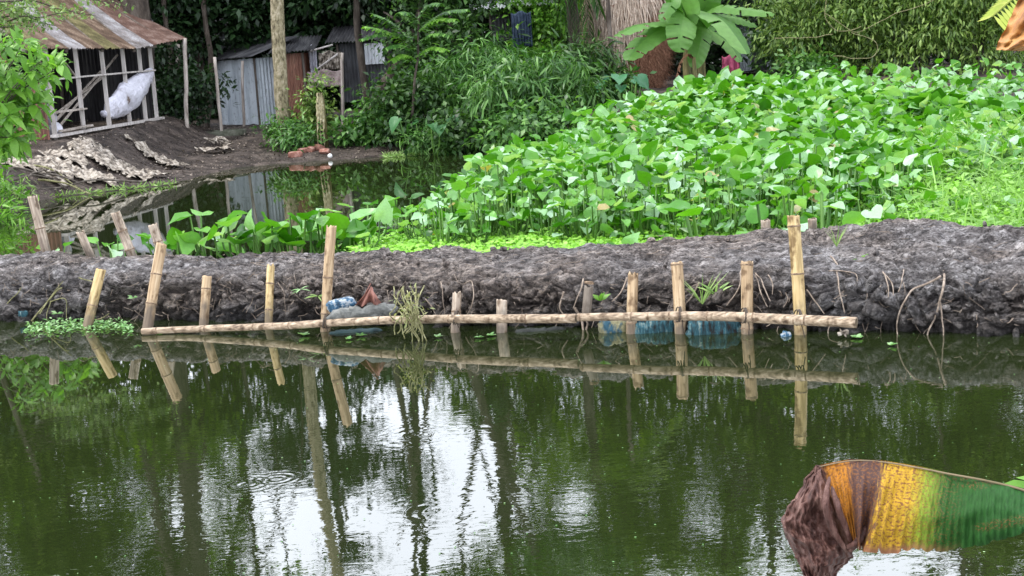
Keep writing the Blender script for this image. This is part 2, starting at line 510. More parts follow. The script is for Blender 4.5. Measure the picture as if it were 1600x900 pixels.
ROOF_GREY = tinmat('roof_grey_tin', [(.08, .07, .065), (.16, .15, .15), (.27, .27, .28)], (.16, .12, .09))
ROOF_DARK = tinmat('roof_dark_tin', [(.02, .02, .022), (.045, .045, .048), (.11, .11, .11)], (.03, .025, .02), rough=.8)
ROOTM = noisemat('pale_root', [(.09, .07, .05), (.21, .165, .125), (.36, .30, .24)], 30, .8, .3, 80)
VINEM = noisemat('green_brown_vine', [(.07, .065, .025), (.17, .165, .07), (.32, .31, .17)], 30, .7, .3, 80)
BARK = noisemat('brown_bark', [(.022, .017, .013), (.060, .047, .036), (.12, .10, .08)], 9, .85, .9, 35, (1, 1, .35), dist=.03)
BARK_PALM = noisemat('pale_speckled_bark', [(.075, .06, .035), (.22, .19, .11), (.36, .31, .22)], 19, .85, .9, 40, (1, 1, .5), pos=[.34, .50, .66], dist=.03)
STALK = leafmat('light_green_stalk', [(.05, .14, .018), (.12, .25, .04)], transl=.2, rough=.5)
# water hyacinth: glossy blades, some deep green, some pale with wax and sky sheen put into the colour
HYAC = leafmat('hyacinth_blade', [(.022, .10, .004), (.048, .185, .008), (.092, .27, .014), (.15, .34, .08), (.25, .43, .22), (.37, .53, .38), (.34, .27, .11)], [0, .2, .45, .62, .84, .988, .997], transl=.30, rough=.34, spec=.42, tcol=(1.4, 1.6, .35))
HYAC_NEAR = HYAC
DUCK = leafmat('floating_weed', [(.14, .34, .025), (.22, .46, .045), (.32, .56, .10)], transl=.3, rough=.5)
VMAT = leafmat('creeper_leaf', [(.10, .22, .035), (.17, .33, .06), (.26, .44, .11)], transl=.3, rough=.5)
LEAF_DARK = leafmat('dark_tree_leaf', [(.007, .020, .006), (.014, .038, .011), (.032, .075, .022)], transl=.2, rough=.42)  # deep shade under the trees put into a dark leaf colour
LEAF_MID = leafmat('mid_tree_leaf', [(.012, .040, .007), (.032, .085, .016), (.075, .16, .032)], transl=.3)
LEAF_MID2 = leafmat('bush_leaf', [(.022, .075, .012), (.050, .14, .024), (.15, .30, .07)], transl=.3, rough=.4)
LEAF_OLIVE = leafmat('olive_leaf', [(.038, .080, .012), (.11, .20, .032), (.28, .39, .10)], transl=.3)
LEAF_BRIGHT = leafmat('bright_leaf', [(.07, .18, .02), (.12, .28, .03), (.20, .38, .06)], transl=.4, rough=.4)
LEAF_FAR = leafmat('far_leaf', [(.040, .090, .008), (.090, .155, .014), (.17, .25, .026)], transl=.45)
BANANA = leafmat('banana_blade', [(.07, .17, .035), (.11, .24, .05), (.16, .29, .09)], transl=.4, rough=.45, spec=.3, tcol=(1.2, 1.5, .6))
TARO = leafmat('taro_blade', [(.035, .14, .06), (.06, .20, .085)], transl=.25, rough=.35)
STEM_BAN = noisemat('banana_stem', [(.035, .03, .012), (.11, .10, .035), (.22, .17, .08)], 12, .7, .4, 30, (1, 1, .2))
STRAW = noisemat('pale_straw', [(.19, .13, .09), (.42, .33, .25), (.60, .51, .42)], 30, .9, .9, 70, (1, 1, .06), dist=.03)
STRAW_BR = noisemat('brown_straw', [(.07, .032, .018), (.17, .08, .045), (.29, .16, .10)], 30, .9, .9, 60, (1, 1, .3), dist=.03)
PLASTIC = noisemat('dirty_white_plastic', [(.05, .04, .03), (.22, .185, .145), (.42, .38, .32)], 12, .5, .8, 30, pos=[.40, .50, .62])
SACKW = noisemat('white_sack', [(.16, .12, .10), (.44, .43, .47), (.60, .60, .67), (.68, .68, .75)], 3.5, .55, .8, 14, (1, 1, 1), dist=.05, pos=[.30, .36, .5, .7])
TARPG = noisemat('muddy_grey_tarp', [(.04, .042, .038), (.11, .115, .105), (.20, .20, .18)], 12, .6, .5, 40, (1, 2, 1))
BLUEBAG = noisemat('blue_printed_sack', [(.010, .010, .009), (.012, .038, .046), (.018, .075, .095), (.15, .19, .17)], 16, .8, .8, 40, (2.6, 1, .6), pos=[.38, .46, .56, .66])
BLUECLOTH = noisemat('blue_cloth', [(.012, .022, .04), (.028, .048, .08), (.06, .085, .13)], 5, .8, .4, 20)
BLUECHK = noisemat('blue_white_plastic', [(.015, .04, .07), (.03, .10, .17), (.28, .31, .32)], 26, .4, .4, 30, pos=[.4, .5, .56])
PINK = noisemat('pink_cloth', [(.28, .05, .10), (.46, .10, .18)], 5, .8, .4, 20)
DEADLEAF = noisemat('dead_leaf_red_brown', [(.07, .028, .02), (.17, .07, .05), (.28, .14, .11)], 18, .7, .4, 50)
BRICKM = noisemat('worn_brick', [(.12, .05, .035), (.24, .11, .08), (.38, .24, .20)], 12, .9, .5, 40)
CONC = noisemat('mossy_concrete', [(.03, .035, .02), (.08, .085, .06), (.15, .15, .12)], 8, .9, .5, 40)
WHITE = noisemat('white_foam', [(.6, .6, .58), (.78, .78, .75)], 8, .6, .2, 40)
TWINE = noisemat('dark_twine', [(.03, .022, .016), (.09, .07, .05)], 60, .9, .5, 120)
PISTIA = leafmat('water_lettuce_leaf', [(.08, .20, .05), (.15, .31, .10), (.30, .44, .22)], transl=.25, rough=.6)
GRASSM = leafmat('grass_blade', [(.09, .18, .035), (.18, .30, .07), (.30, .42, .14)], transl=.3)
DRYM = noisemat('dry_fibre', [(.12, .10, .05), (.25, .22, .12), (.40, .37, .25)], 20, .8, .3, 60)


# ------------------------------------------------------------------ terrain
def pt_in_poly(X, Y, P):
    ins = np.zeros(X.shape, bool)
    n = len(P)
    for i in range(n):
        x1, y1 = P[i]; x2, y2 = P[(i + 1) % n]
        c = ((y1 > Y) != (y2 > Y)) & (X < (x2 - x1) * (Y - y1) / (y2 - y1 + 1e-12) + x1)
        ins ^= c
    return ins


def dist_poly(X, Y, P):
    D = np.full(X.shape, 1e9)
    n = len(P)
    for i in range(n):
        x1, y1 = P[i]; x2, y2 = P[(i + 1) % n]
        dx, dy = x2 - x1, y2 - y1
        t = np.clip(((X - x1) * dx + (Y - y1) * dy) / (dx * dx + dy * dy), 0, 1)
        D = np.minimum(D, np.hypot(X - x1 - t * dx, Y - y1 - t * dy))
    return D


shore = [(-200, 410), (-60, 375), (10, 335), (60, 314), (110, 304), (200, 296), (270, 287), (325, 272), (370, 262), (430, 256), (520, 250), (600, 245), (700, 239), (770, 234)]
POND = [tuple(atz(a, b, 0).xy) for a, b in shore] + [tuple(og(*q).xy) for q in ((.9, 15.6), (1.6, 13), (2.4, 11), (4, 10), (6, 9.6))] + [(12, 15), (16, 10), (16, 2.4), (-14, 2.4), (-13, 12)]


def sstep(a, b, x):
    t = np.clip((x - a) / (b - a), 0, 1)
    return t * t * (3 - 2 * t)


def ramp_z(X, Y):
    return .80 * np.clip((Y - 17.0) / 13.0, 0, 1) * sstep(-.4, 3.0, X)


def ground_z(X, Y):
    X = np.asarray(X, float); Y = np.asarray(Y, float)
    d = dist_poly(X, Y, POND)
    ins = pt_in_poly(X, Y, POND)
    left = (1 - sstep(-6.9, -5.7, X)) * (1 - sstep(29.5, 32.5, Y))
    hi = .40 * (1 - left) + .86 * left
    w = 2.2 * (1 - left) + 1.1 * left
    out_z = hi * (1 - np.exp(-d / w)) + .004 * d.clip(0, 14)
    rampz = ramp_z(X, Y)
    out_z = np.where(Y > 10, np.maximum(out_z * (1 - sstep(.5, 3, X)) + rampz + .02 * sstep(.5, 3, X), rampz + .02), np.minimum(out_z, .15))
    return np.where(ins, -np.minimum(.5, d * .5 + .015), out_z)


def gz(x, y):
    return float(ground_z(np.array([x]), np.array([y]))[0])


def lines(a, b, st, far):
    core = list(np.arange(a, b + 1e-6, st))
    lo, hi = [], []
    s, v = st, a
    while v > -far:
        s *= 1.35; v -= s; lo.append(v)
    s, v = st, b
    while v < far:
        s *= 1.35; v += s; hi.append(v)
    return np.array(lo[::-1] + core + hi)


def make_ground():
    xs, ys = lines(-13, 13, .11, 900), lines(15, 36, .12, 900)
    XX, YY = np.meshgrid(xs, ys)
    Z = ground_z(XX, YY)
    nzv = np.array([noise.fractal(Vector((x * 1.3, y * 1.3, 0)), 1, 2, 6) for x, y in zip(XX.ravel(), YY.ravel())]).reshape(XX.shape)
    nzv2 = np.array([noise.fractal(Vector((x * 6, y * 6, 3)), 1, 2, 3) for x, y in zip(XX.ravel(), YY.ravel())]).reshape(XX.shape)
    near = (np.abs(XX) < 25) & (YY < 60)
    Z = Z + np.where(near & (Z > 0), (nzv * .05 + nzv2 * .022) * np.clip(Z * 8, .15, 1), 0)
    V = np.stack([XX, YY, Z], -1).reshape(-1, 3)
    ny, nx = XX.shape
    i = np.arange(ny - 1)[:, None] * nx + np.arange(nx - 1)[None]
    Q = np.stack([i, i + 1, i + nx + 1, i + nx], -1).reshape(-1, 4)
    ob('ground', mesh('ground', V, Q, GROUND), kind='structure')


make_ground()
WATERO = ob('pond_water', mesh('pond_water', [(-40, -2, 0), (40, -2, 0), (40, 60, 0), (-40, 60, 0)], [(0, 1, 2, 3)], WATER, False), kind='structure')


# ------------------------------------------------------------------ mud dyke
_foot = [og(x, y) for x, y in ((-3.3, 4.83), (-2.4, 4.80), (-1.5, 4.76), (0, 4.66), (1.2, 4.62), (2.2, 4.56), (3.2, 4.49))]


def foot_y(x):
    if x > 3.2: x = 3.2 + (x - 3.2) * .15
    p = _foot
    if x < p[0].x: return p[0].y + min(1.0, (p[0].x - x) * .4)
    if x > p[-1].x: return p[-1].y + (x - p[-1].x) * (p[-1].y - p[-2].y) / (p[-1].x - p[-2].x)
    return float(np.interp(x, [q.x for q in p], [q.y for q in p]))


crest_px = [(-200, 392, .36), (0, 394, .36), (100, 396, .36), (170, 403, .34), (300, 401, .34), (400, 400, .35), (500, 396, .36), (620, 391, .37), (750, 388, .38), (900, 382, .39), (1000, 374, .40),
            (1100, 366, .42), (1200, 358, .44), (1300, 352, .46), (1400, 346, .48), (1500, 345, .48), (1600, 350, .48), (1800, 352, .48)]
_cw = [atz(a, b, z) for a, b, z in crest_px]


def back_y(x): return float(np.interp(x, [p.x for p in _cw], [p.y for p in _cw]))
def back_z(x): return float(np.interp(x, [p.x for p in _cw], [p.z for p in _cw]))


def dyke_profile(x):
    f, by, bz = foot_y(x), back_y(x), back_z(x)
    h = .345 + .035 * fr((x * 1.3, 4, 0), 1, 4)
    f += .06 * fr((x * 1.1, 9, 0), 1, 4)
    und = .05 if -2 < x < 2.6 else .02
    h -= .01
    return [(f - .16, -.30), (f - .05 + und, -.06), (f + und, .03), (f + .02, .12), (f + .03, .20), (f + .08, .28), (f + .20, h), (f + .42, h + .025),
            (f + .42 + (by - f - .42) * .5, h * .45 + bz * .55 + .012), (by - .05, bz), (by + .06, bz - .04), (by + .16, bz - .22), (by + .3, -.35)]


def dyke_face(x, z):
    """y of the front face at height z"""
    P = dyke_profile(x)[:7]
    return float(np.interp(z, [p[1] for p in P], [p[0] for p in P]))


def make_dyke():
    xs = np.concatenate([np.arange(-9.5, -4.4, .12), np.arange(-4.4, 4.6, .0095), np.arange(4.6, 14, .12)])
    base = []
    segs = [2, 6, 11, 10, 12, 13, 15, 44, 46, 8, 7, 4]
    for x in xs:
        P = dyke_profile(x)
        row = []
        for k, n in enumerate(segs):
            for j in range(n):
                t = j / n
                row.append((x, P[k][0] * (1 - t) + P[k + 1][0] * t, P[k][1] * (1 - t) + P[k + 1][1] * t))
        row.append((x, *P[-1]))
        base.append(row)
    B = np.array(base)
    # smooth the profile a little
    for _ in range(3):
        B[:, 1:-1] = (B[:, :-2] + B[:, 2:] + 2 * B[:, 1:-1]) / 4
    du = np.gradient(B, axis=0); dv = np.gradient(B, axis=1)
    Nn = np.cross(du, dv); Nn /= np.linalg.norm(Nn, axis=-1, keepdims=True) + 1e-9
    pts = B.reshape(-1, 3); nn = Nn.reshape(-1, 3)
    facing = np.clip(-nn[:, 1], 0, 1)
    disp = np.empty(len(pts))

    def crease(v, k):
        return max(0.0, 1 - abs(noise.noise(v)) * k) ** 2
    for i, p in enumerate(pts):
        fx = facing[i]
        v = Vector((p[0], p[1], p[2] * 1.15))
        a = noise.fractal(v * 2.6, .8, 2.1, 3)
        wv = Vector((noise.noise(v * 5), noise.noise(v * 5 + Vector((7, 0, 0))), noise.noise(v * 5 + Vector((0, 7, 0)))))
        q = v + wv * .09
        vo = noise.voronoi(Vector((q.x * 6.5, q.y * 8, q.z * 8)))[0]
        cell = min(1, (vo[1] - vo[0]) * 3.2)
        c1 = crease(q * 6.5, 5.5); c2 = crease(q * 15 + Vector((3, 3, 3)), 4.0); c3 = crease(q * 34, 3.0)
        b = noise.fractal(q * 42, .7, 2, 3)
        sm = .25 + .75 * min(1, max(0, .5 + 1.6 * noise.noise(v * 1.7 + Vector((20, 0, 0)))))      # smeared patches among the crumbly ones
        face = .125 * a + .052 * (cell - .8) - .050 * c1 + sm * (-.034 * c2 - .018 * c3 + .014 * b)
        t = Vector((p[0] * 3.5, p[1] * 13, p[2] * 5)) + wv * .5
        tc1 = crease(t, 6.0); tc2 = crease(t * 2.6, 4.5)
        top = .045 * a - .030 * tc1 + sm * (-.024 * tc2 - .013 * crease(t * 6.3, 3.5) + .016 * noise.fractal(t * 5, .7, 2, 4))
        f = min(1, fx * 1.5)
        disp[i] = face * f + top * (1 - f)
    pts = pts + nn * disp[:, None]
    nx, ny = len(xs), B.shape[1]
    i = np.arange(nx - 1)[:, None] * ny + np.arange(ny - 1)[None]
    Q = np.stack([i, i + ny, i + ny + 1, i + 1], -1).reshape(-1, 4)
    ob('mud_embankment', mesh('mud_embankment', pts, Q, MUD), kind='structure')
    # clods fallen along the top and the face
    rng = random.Random(3)
    mb = MB()
    for k in range(260):
        x = rng.uniform(-3.9, 4.2)
        if rng.random() < .5:
            z = rng.uniform(.0, .33); y = dyke_face(x, z) - .005
        else:
            t = rng.random(); y = foot_y(x) + .28 + (back_y(x) - foot_y(x) - .40) * t; z = .345 + (back_z(x) - .345) * t + .016
        r = rng.uniform(.008, .026)
        V, Fs = ico()
        s = Vector((rng.uniform(.7, 1.4), rng.uniform(.7, 1.2), rng.uniform(.5, .9)))
        q = Quaternion((rng.random(), rng.random(), rng.random(), rng.random())).normalized()
        mb.add([Vector((x, y, z)) + q @ Vector((v.x * s.x, v.y * s.y, v.z * s.z)) * r * (1 + .35 * fr(v * 2 + Vector((k, 0, 0)), 1, 2)) for v in V], Fs)
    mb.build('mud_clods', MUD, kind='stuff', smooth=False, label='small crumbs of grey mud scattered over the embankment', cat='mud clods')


_ico = None
def ico():
    global _ico
    if _ico is None:
        t = (1 + 5 ** .5) / 2
        V = [Vector(v).normalized() for v in [(-1, t, 0), (1, t, 0), (-1, -t, 0), (1, -t, 0), (0, -1, t), (0, 1, t), (0, -1, -t), (0, 1, -t), (t, 0, -1), (t, 0, 1), (-t, 0, -1), (-t, 0, 1)]]
        Fs = [(0, 11, 5), (0, 5, 1), (0, 1, 7), (0, 7, 10), (0, 10, 11), (1, 5, 9), (5, 11, 4), (11, 10, 2), (10, 7, 6), (7, 1, 8), (3, 9, 4), (3, 4, 2), (3, 2, 6), (3, 6, 8), (3, 8, 9), (4, 9, 5), (2, 4, 11), (6, 2, 10), (8, 6, 7), (9, 8, 1)]
        # one subdivision
        cache = {}; V2 = list(V); F2 = []
        def mid(a, b):
            k = (min(a, b), max(a, b))
            if k not in cache:
                V2.append(((V2[a] + V2[b]) / 2).normalized()); cache[k] = len(V2) - 1
            return cache[k]
        for a, b, c in Fs:
            x, y, z = mid(a, b), mid(b, c), mid(c, a)
            F2 += [(a, x, z), (b, y, x), (c, z, y), (x, y, z)]
        _ico = (V2, F2)
    return _ico


make_dyke()


# ------------------------------------------------------------------ bamboo
def bamboo_local(name_root, label, cat, group, A, B, r, mat=BAMBOO, nodes=None, jag=.008, seed=0, hollow=True, flat=0, lean_roll=0, taper=1.0):
    """a bamboo culm from A (bottom) to B (top); local z runs along it"""
    A, B = Vector(A), Vector(B)
    d = B - A
    Ln = d.length
    root = thing(name_root, label, cat, A, group=group)
    root.rotation_mode = 'QUATERNION'
    root.rotation_quaternion = d.to_track_quat('Z', 'Y')
    rg = random.Random(seed)
    n = 18
    nodes = nodes or []
    zs = set([0, Ln - .10, Ln - .05, Ln - .015, Ln])
    for i in range(1, int(Ln / .06)): zs.add(i * .06)
    for q in nodes:
        for e in (-.02, -.008, 0, .008, .02): zs.add(min(max(q + e, 0), Ln))
    zs = sorted(zs)
    V, Fs = [], []
    topj = [rg.uniform(-jag, jag * .3) for _ in range(n)]
    for z in zs:
        rr = r * (1 - (1 - taper) * z / Ln)
        for q in nodes:
            e = abs(z - q)
            if e < .012: rr *= 1.055
            elif e < .025: rr *= .985
        bend = .004 * math.sin(z * 5 + seed)
        for k in range(n):
            a = 2 * math.pi * k / n
            ra = rr * (1 + .02 * math.sin(3 * a + seed))
            zz = z + (topj[k] if z > Ln - .012 else 0)
            V.append((ra * math.cos(a) * (1 - flat) + bend, ra * math.sin(a), zz))
    m = len(zs)
    for i in range(m - 1):
        for k in range(n):
            a, b = i * n + k, i * n + (k + 1) % n
            Fs.append((a, b, b + n, a + n))
    top = (m - 1) * n
    b0 = len(V)
    rr = r * taper
    for k in range(n):                       # wall thickness, then the hollow
        a = 2 * math.pi * k / n
        V.append((rr * .78 * math.cos(a) * (1 - flat), rr * .78 * math.sin(a), Ln + topj[k] * .9 - .001))
    for k in range(n): Fs.append((top + k, top + (k + 1) % n, b0 + (k + 1) % n, b0 + k))
    Fs.append(tuple(reversed(range(n))))
    me = mesh('culm', V, Fs, mat)
    ob('culm', me, root)
    mb = MB()
    inner = [(rr * .78 * math.cos(2 * math.pi * k / n) * (1 - flat), rr * .78 * math.sin(2 * math.pi * k / n)) for k in range(n)]
    V2 = [(x, y, Ln + topj[k] * .9 - .0015) for k, (x, y) in enumerate(inner)] + [(x * .96, y * .96, Ln - (.06 if hollow else .012)) for x, y in inner]
    F2 = [(k, k + n, (k + 1) % n + n, (k + 1) % n) for k in range(n)] + [tuple(range(n, 2 * n))]
    mb.add(V2, F2)
    mb.build('hollow', BAMBOO_IN if hollow else mat, root)
    for q in nodes:
        nb = MB()
        ring = []
        rr = r * (1 - (1 - taper) * q / Ln) * 1.06
        prof = [(rr * .98, q - .006), (rr * 1.05, q - .002), (rr * 1.05, q + .002), (rr * .98, q + .006)]
        Vn = [(p * math.cos(2 * math.pi * k / n) * (1 - flat) + .004 * math.sin(q * 5 + seed), p * math.sin(2 * math.pi * k / n), z) for p, z in prof for k in range(n)]
        Fn = [(i * n + k, i * n + (k + 1) % n, (i + 1) * n + (k + 1) % n, (i + 1) * n + k) for i in range(3) for k in range(n)]
        nb.add(Vn, Fn)
        nb.build('node_ring', BAMBOO_NODE, root)
    return root


def stake(label, bx, by, tx, ty, dpx, Yb=None, Yt=None, sink=.25, **kw):
    """front stakes: bottom and top given by where the photograph shows them"""
    Yb = Yb if Yb else 4.40
    Yt = Yt if Yt else Yb + .08
    b = at(bx, by, Yb)
    t = atr(tx, ty, b.y + (Yt - Yb) * 1.3)
    d = (t - b).normalized()
    r = dpx / 2 * (b.y / F)
    Ln = (t - b).length
    nodes = [q + sink for q in kw.pop('nodes', [])]
    return bamboo_local('bamboo_stake', label, 'bamboo stake', kw.pop('group', 'bamboo stakes along the front of the mud embankment'), b - d * sink, t, r, nodes=nodes, seed=int(bx), **kw)


G0 = 'bamboo stakes along the front of the mud embankment'
stake('short leaning bamboo stake farthest left, its foot in the green floating weed', 138, 508, 158, 421, 17, 4.66, 4.78, mat=BAMBOO_YEL, nodes=[.14], flat=.15, hollow=False)
stake('long leaning bamboo stake at the left end of the rail, crossing one behind', 231, 510, 253, 381, 18, 4.66, 4.80, mat=BAMBOO, nodes=[.16, .37], flat=.1, hollow=False)
stake('short bamboo stake just right of the left end of the long rail', 317, 512, 323, 431, 16, 4.68, 4.76, mat=BAMBOO, nodes=[.27], flat=.1)
stake('split yellowish bamboo stake with a broken top, second left of the tallest centre stake', 419, 512, 424, 413, 15, 4.65, 4.75, mat=BAMBOO_YEL, nodes=[.12, .30], jag=.03, flat=.2)
stake('tall split bamboo stake standing left of the grey tarp and blue plastic', 507, 538, 518, 353, 17, 4.58, 4.70, mat=BAMBOO, nodes=[.20, .44], jag=.02, flat=.1)
stake('short bamboo stake right of the hanging vine tangle on the rail', 711, 536, 714, 456, 16, 4.55, 4.62, mat=BAMBOO_OLD, nodes=[.2], jag=.02, flat=.1)
stake('muddy bamboo stub barely above the rail, left of the gap between the rails', 784, 538, 785, 468, 18, 4.55, 4.60, mat=BAMBOO_OLD, nodes=[], flat=.05)
stake('broken mud-caked bamboo stub above the gap between the two rails', 915, 492, 919, 447, 15, 4.56, 4.60, sink=.02, mat=BAMBOO_OLD, nodes=[.2], jag=.03)
stake('bamboo stake with a notched top above the printed blue and white sack', 987, 534, 989, 426, 17, 4.53, 4.61, mat=BAMBOO, nodes=[.11], jag=.03)
stake('thick bamboo stake with a knotted top between two crumpled blue sacks', 1064, 536, 1057, 409, 19, 4.53, 4.61, mat=BAMBOO, nodes=[.13, .475])
stake('thick straight bamboo stake right of the crumpled blue sacks', 1166, 537, 1168, 408, 19, 4.52, 4.59, mat=BAMBOO, nodes=[.09, .47])
stake('tallest and thickest bamboo stake, near the right end of the rail', 1252, 542, 1240, 336, 20, 4.50, 4.58, mat=BAMBOO_YEL, nodes=[.18, .43, .71])
# stakes on the far side of the dyke
def bstake(label, bx, by, tx, ty, dpx, Y, **kw):
    b = at(bx, by, Y); t = atr(tx, ty, b.y)
    return bamboo_local('bamboo_stake', label, 'bamboo stake', 'bamboo stakes along the back of the mud embankment', b - (t - b).normalized() * .3, t, dpx / 2 * b.y / F, seed=int(bx + 3), **kw)
bstake('leaning bamboo stake in the back water nearest the left edge of the photo', 74, 402, 50, 306, 15, 5.5, mat=BAMBOO_OLD, nodes=[.30, .55])
bstake('short dark-topped bamboo stake in the back water, second from the left edge', 146, 410, 125, 361, 13, 5.42, mat=BAMBOO_OLD, nodes=[.32], jag=.015)
bstake('leaning hollow bamboo stake behind the bank, between young hyacinth plants and the crossed stakes', 210, 408, 180, 331, 15, 5.4, mat=BAMBOO_OLD, nodes=[.40, .56])
bstake('hollow-topped bamboo stake crossing behind the long leaning stake', 258, 412, 238, 350, 15, 5.25, mat=BAMBOO_OLD, nodes=[.48])
bstake('small round bamboo stub behind the bank just left of the tallest stake', 1197, 372, 1196, 343, 15, 5.80, mat=BAMBOO_OLD)
bstake('small brown bamboo stub behind the bank just right of the tallest stake', 1270, 368, 1269, 341, 14, 5.92, mat=BAMBOO_OLD)


def rail(label, pts, dpx, group, nodes, mat=BAMBOO_RAIL):
    """horizontal rail through (px, py, z) points, each segment between nodes"""
    P = [atz(a, b, z + .012) for a, b, z in pts]
    root = thing('bamboo_rail', label, 'bamboo rail', P[0], group=group)
    W = wob([p - P[0] for p in P], .006, 2, 60)
    rs = [dpx / 2 * (P[0].y + P[-1].y) / 2 / F * (.8 + .25 * i / len(W)) for i in range(len(W))]
    mb = MB(); mb.tube(W, rs, 16); mb.build('culm', mat, root)
    for q in nodes:
        i = min(int(q * (len(W) - 1)), len(W) - 2)
        c, t = W[i], (W[i + 1] - W[i]).normalized()
        nb = MB(); nb.tube([c - t * .006, c - t * .002, c + t * .002, c + t * .006], [rs[i] * .99, rs[i] * 1.1, rs[i] * 1.1, rs[i] * .99], 16, False)
        nb.build('node_ring', BAMBOO_NODE, root)
    e, t = W[-1], (W[-1] - W[-2]).normalized()
    hb = MB(); hb.tube([e + t * .001, e + t * .0015], [rs[-1] * .74, rs[-1] * .7], 16); hb.build('hollow', BAMBOO_IN, root)
    return root, P


# the rails lie a little in front of the stakes
rail('long thin bamboo rail whose left end dips into the water', [(222, 518, .012), (300, 514, .02), (420, 510, .045), (500, 505, .075), (620, 500, .10), (760, 498, .12), (900, 497, .13)], 13.5, 'bamboo rails lashed along the stakes', [.08, .2, .3, .41, .53, .64, .78, .9])
rail('thicker bamboo rail on the right with a cut open end', [(903, 496, .14), (1010, 494, .15), (1100, 494, .15), (1200, 497, .15), (1338, 504, .145)], 16.5, 'bamboo rails lashed along the stakes', [.03, .2, .36, .52, .7, .86])


def lash(px, py, z, label, n=3, r=.041):
    c = atz(px, py, z + .012) + Vector((0, .05, 0))
    root = MB()
    for k in range(n):
        o = (k - (n - 1) / 2) * .012
        pts = []
        for j in range(17):
            a = 2 * math.pi * j / 16
            pts.append(c + Vector((o + .008 * math.sin(a + k), r * 2.1 * math.cos(a) + .012, r * math.sin(a))))
        root.tube(pts, .0035, 6, False)
    pts = wob([c + Vector((0, -r, -.01)), c + Vector((.01, -r - .01, -.05)), c + Vector((.018, -r, -.11))], .01, 9, 8)
    root.tube(pts, .003, 6)
    root.build('rope_lashing', TWINE, label=label, cat='rope lashing', group='dark rope lashings tying rails to stakes')


for (a, b, z, l) in ((508, 505, .078, 'dark rope lashing where the rail crosses the tall centre stake'), (712, 499, .112, 'dark rope lashing on the stake right of the vine tangle'), (1064, 494, .15, 'dark rope lashing between the two crumpled blue sacks'),
                     (1167, 496, .15, 'dark rope lashing on the thick straight stake'), (1252, 499, .15, 'dark rope lashing on the tallest stake')):
    lash(a, b, z, l)


# ------------------------------------------------------------------ leaves, vectorised
def norm(a):
    return a / (np.linalg.norm(a, axis=-1, keepdims=True) + 1e-9)


TPL = {
    'oval': (np.array([(0, 0, 0), (.45, .26, .05), (.45, -.26, .05), (.5, 0, 0), (1, 0, -.12)]), np.array([(0, 3, 1), (0, 2, 3), (1, 3, 4), (3, 2, 4)])),
    'blade': (np.array([(0, 0, 0), (.3, .075, 0), (.3, -.075, 0), (.68, .06, -.09), (.68, -.06, -.09), (1, 0, -.27)]), np.array([(0, 2, 1), (1, 2, 4), (1, 4, 3), (3, 4, 5)])),
    'grass': (np.array([(0, .02, 0), (0, -.02, 0), (.5, .016, 0), (.5, -.016, 0), (1, 0, -.12)]), np.array([(0, 1, 3), (0, 3, 2), (2, 3, 4)])),
    'lance': (np.array([(0, 0, 0), (.3, .13, .03), (.3, -.13, .03), (.65, .12, -.01), (.65, -.12, -.01), (1, 0, -.16), (.33, 0, 0), (.68, 0, -.05)]),
              np.array([(0, 6, 1), (0, 2, 6), (1, 6, 7), (1, 7, 3), (6, 2, 4), (6, 4, 7), (3, 7, 5), (7, 4, 5)])),
    'round': (np.array([(0, 0, 0), (.12, .30, .05), (.12, -.30, .05), (.55, .42, .10), (.55, -.42, .10), (.9, .22, .03), (.9, -.22, .03), (1.06, 0, -.05), (.5, 0, 0)]),
              np.array([(0, 8, 1), (1, 8, 3), (3, 8, 5), (5, 8, 7), (7, 8, 6), (6, 8, 4), (4, 8, 2), (2, 8, 0)])),
    'disc': (np.array([(-.5, 0, 0), (-.2, -.45, .02), (.35, -.4, .0), (.55, .05, .03), (.2, .48, 0), (-.3, .4, .02)]), np.array([(0, 1, 2), (0, 2, 3), (0, 3, 4), (0, 4, 5)])),
}


def scatter(kind, P, D, Nn, S):
    V0, T0 = TPL[kind]
    P = np.asarray(P, float); D = norm(np.asarray(D, float)); Nn = np.asarray(Nn, float)
    Y = norm(np.cross(Nn, D)); Z = np.cross(D, Y)
    S = np.broadcast_to(np.asarray(S, float), (len(P),))
    R = np.stack([D, Y, Z], 1)                                  # n,3,3
    V = np.einsum('vk,nkj->nvj', V0, R) * S[:, None, None] + P[:, None, :]
    T = T0[None] + (np.arange(len(P)) * len(V0))[:, None, None]
    return V.reshape(-1, 3), T.reshape(-1, 3)


def join(parts):
    Vs, Ts, b = [], [], 0
    for V, T in parts:
        Vs.append(V); Ts.append(T + b); b += len(V)
    return np.concatenate(Vs), np.concatenate(Ts)


def crown(c, rad, nclump, per, cr, size, kind='oval', droop=.3, up=.8, seed=0, shell=2.0, flat=.6, keep=None):
    rg = np.random.default_rng(seed)
    c = np.array(c, float); rad = np.array(rad, float)
    d = norm(rg.normal(size=(nclump, 3)))
    r = rg.random(nclump) ** (1 / shell)
    C = c + d * rad * r[:, None]
    C += rg.normal(size=C.shape) * rad * .06
    if keep is not None:
        C = C[keep(C)]
    k = len(C)
    cs = rg.uniform(.6, 1.35, k)
    n = k * per
    ci = np.repeat(np.arange(k), per)
    off = rg.normal(size=(n, 3)) * np.array([1, 1, flat]) * (cr * cs[ci])[:, None]
    P = C[ci] + off
    D = norm(off) + rg.normal(size=(n, 3)) * .5 + np.array([0, 0, -droop])
    Nn = rg.normal(size=(n, 3)) * (1 - up) + np.array([0, 0, up]) + norm(P - c) * .35
    S = size * rg.uniform(.6, 1.3, n)
    V, T = scatter(kind, P, D, Nn, S)
    return V, T, C


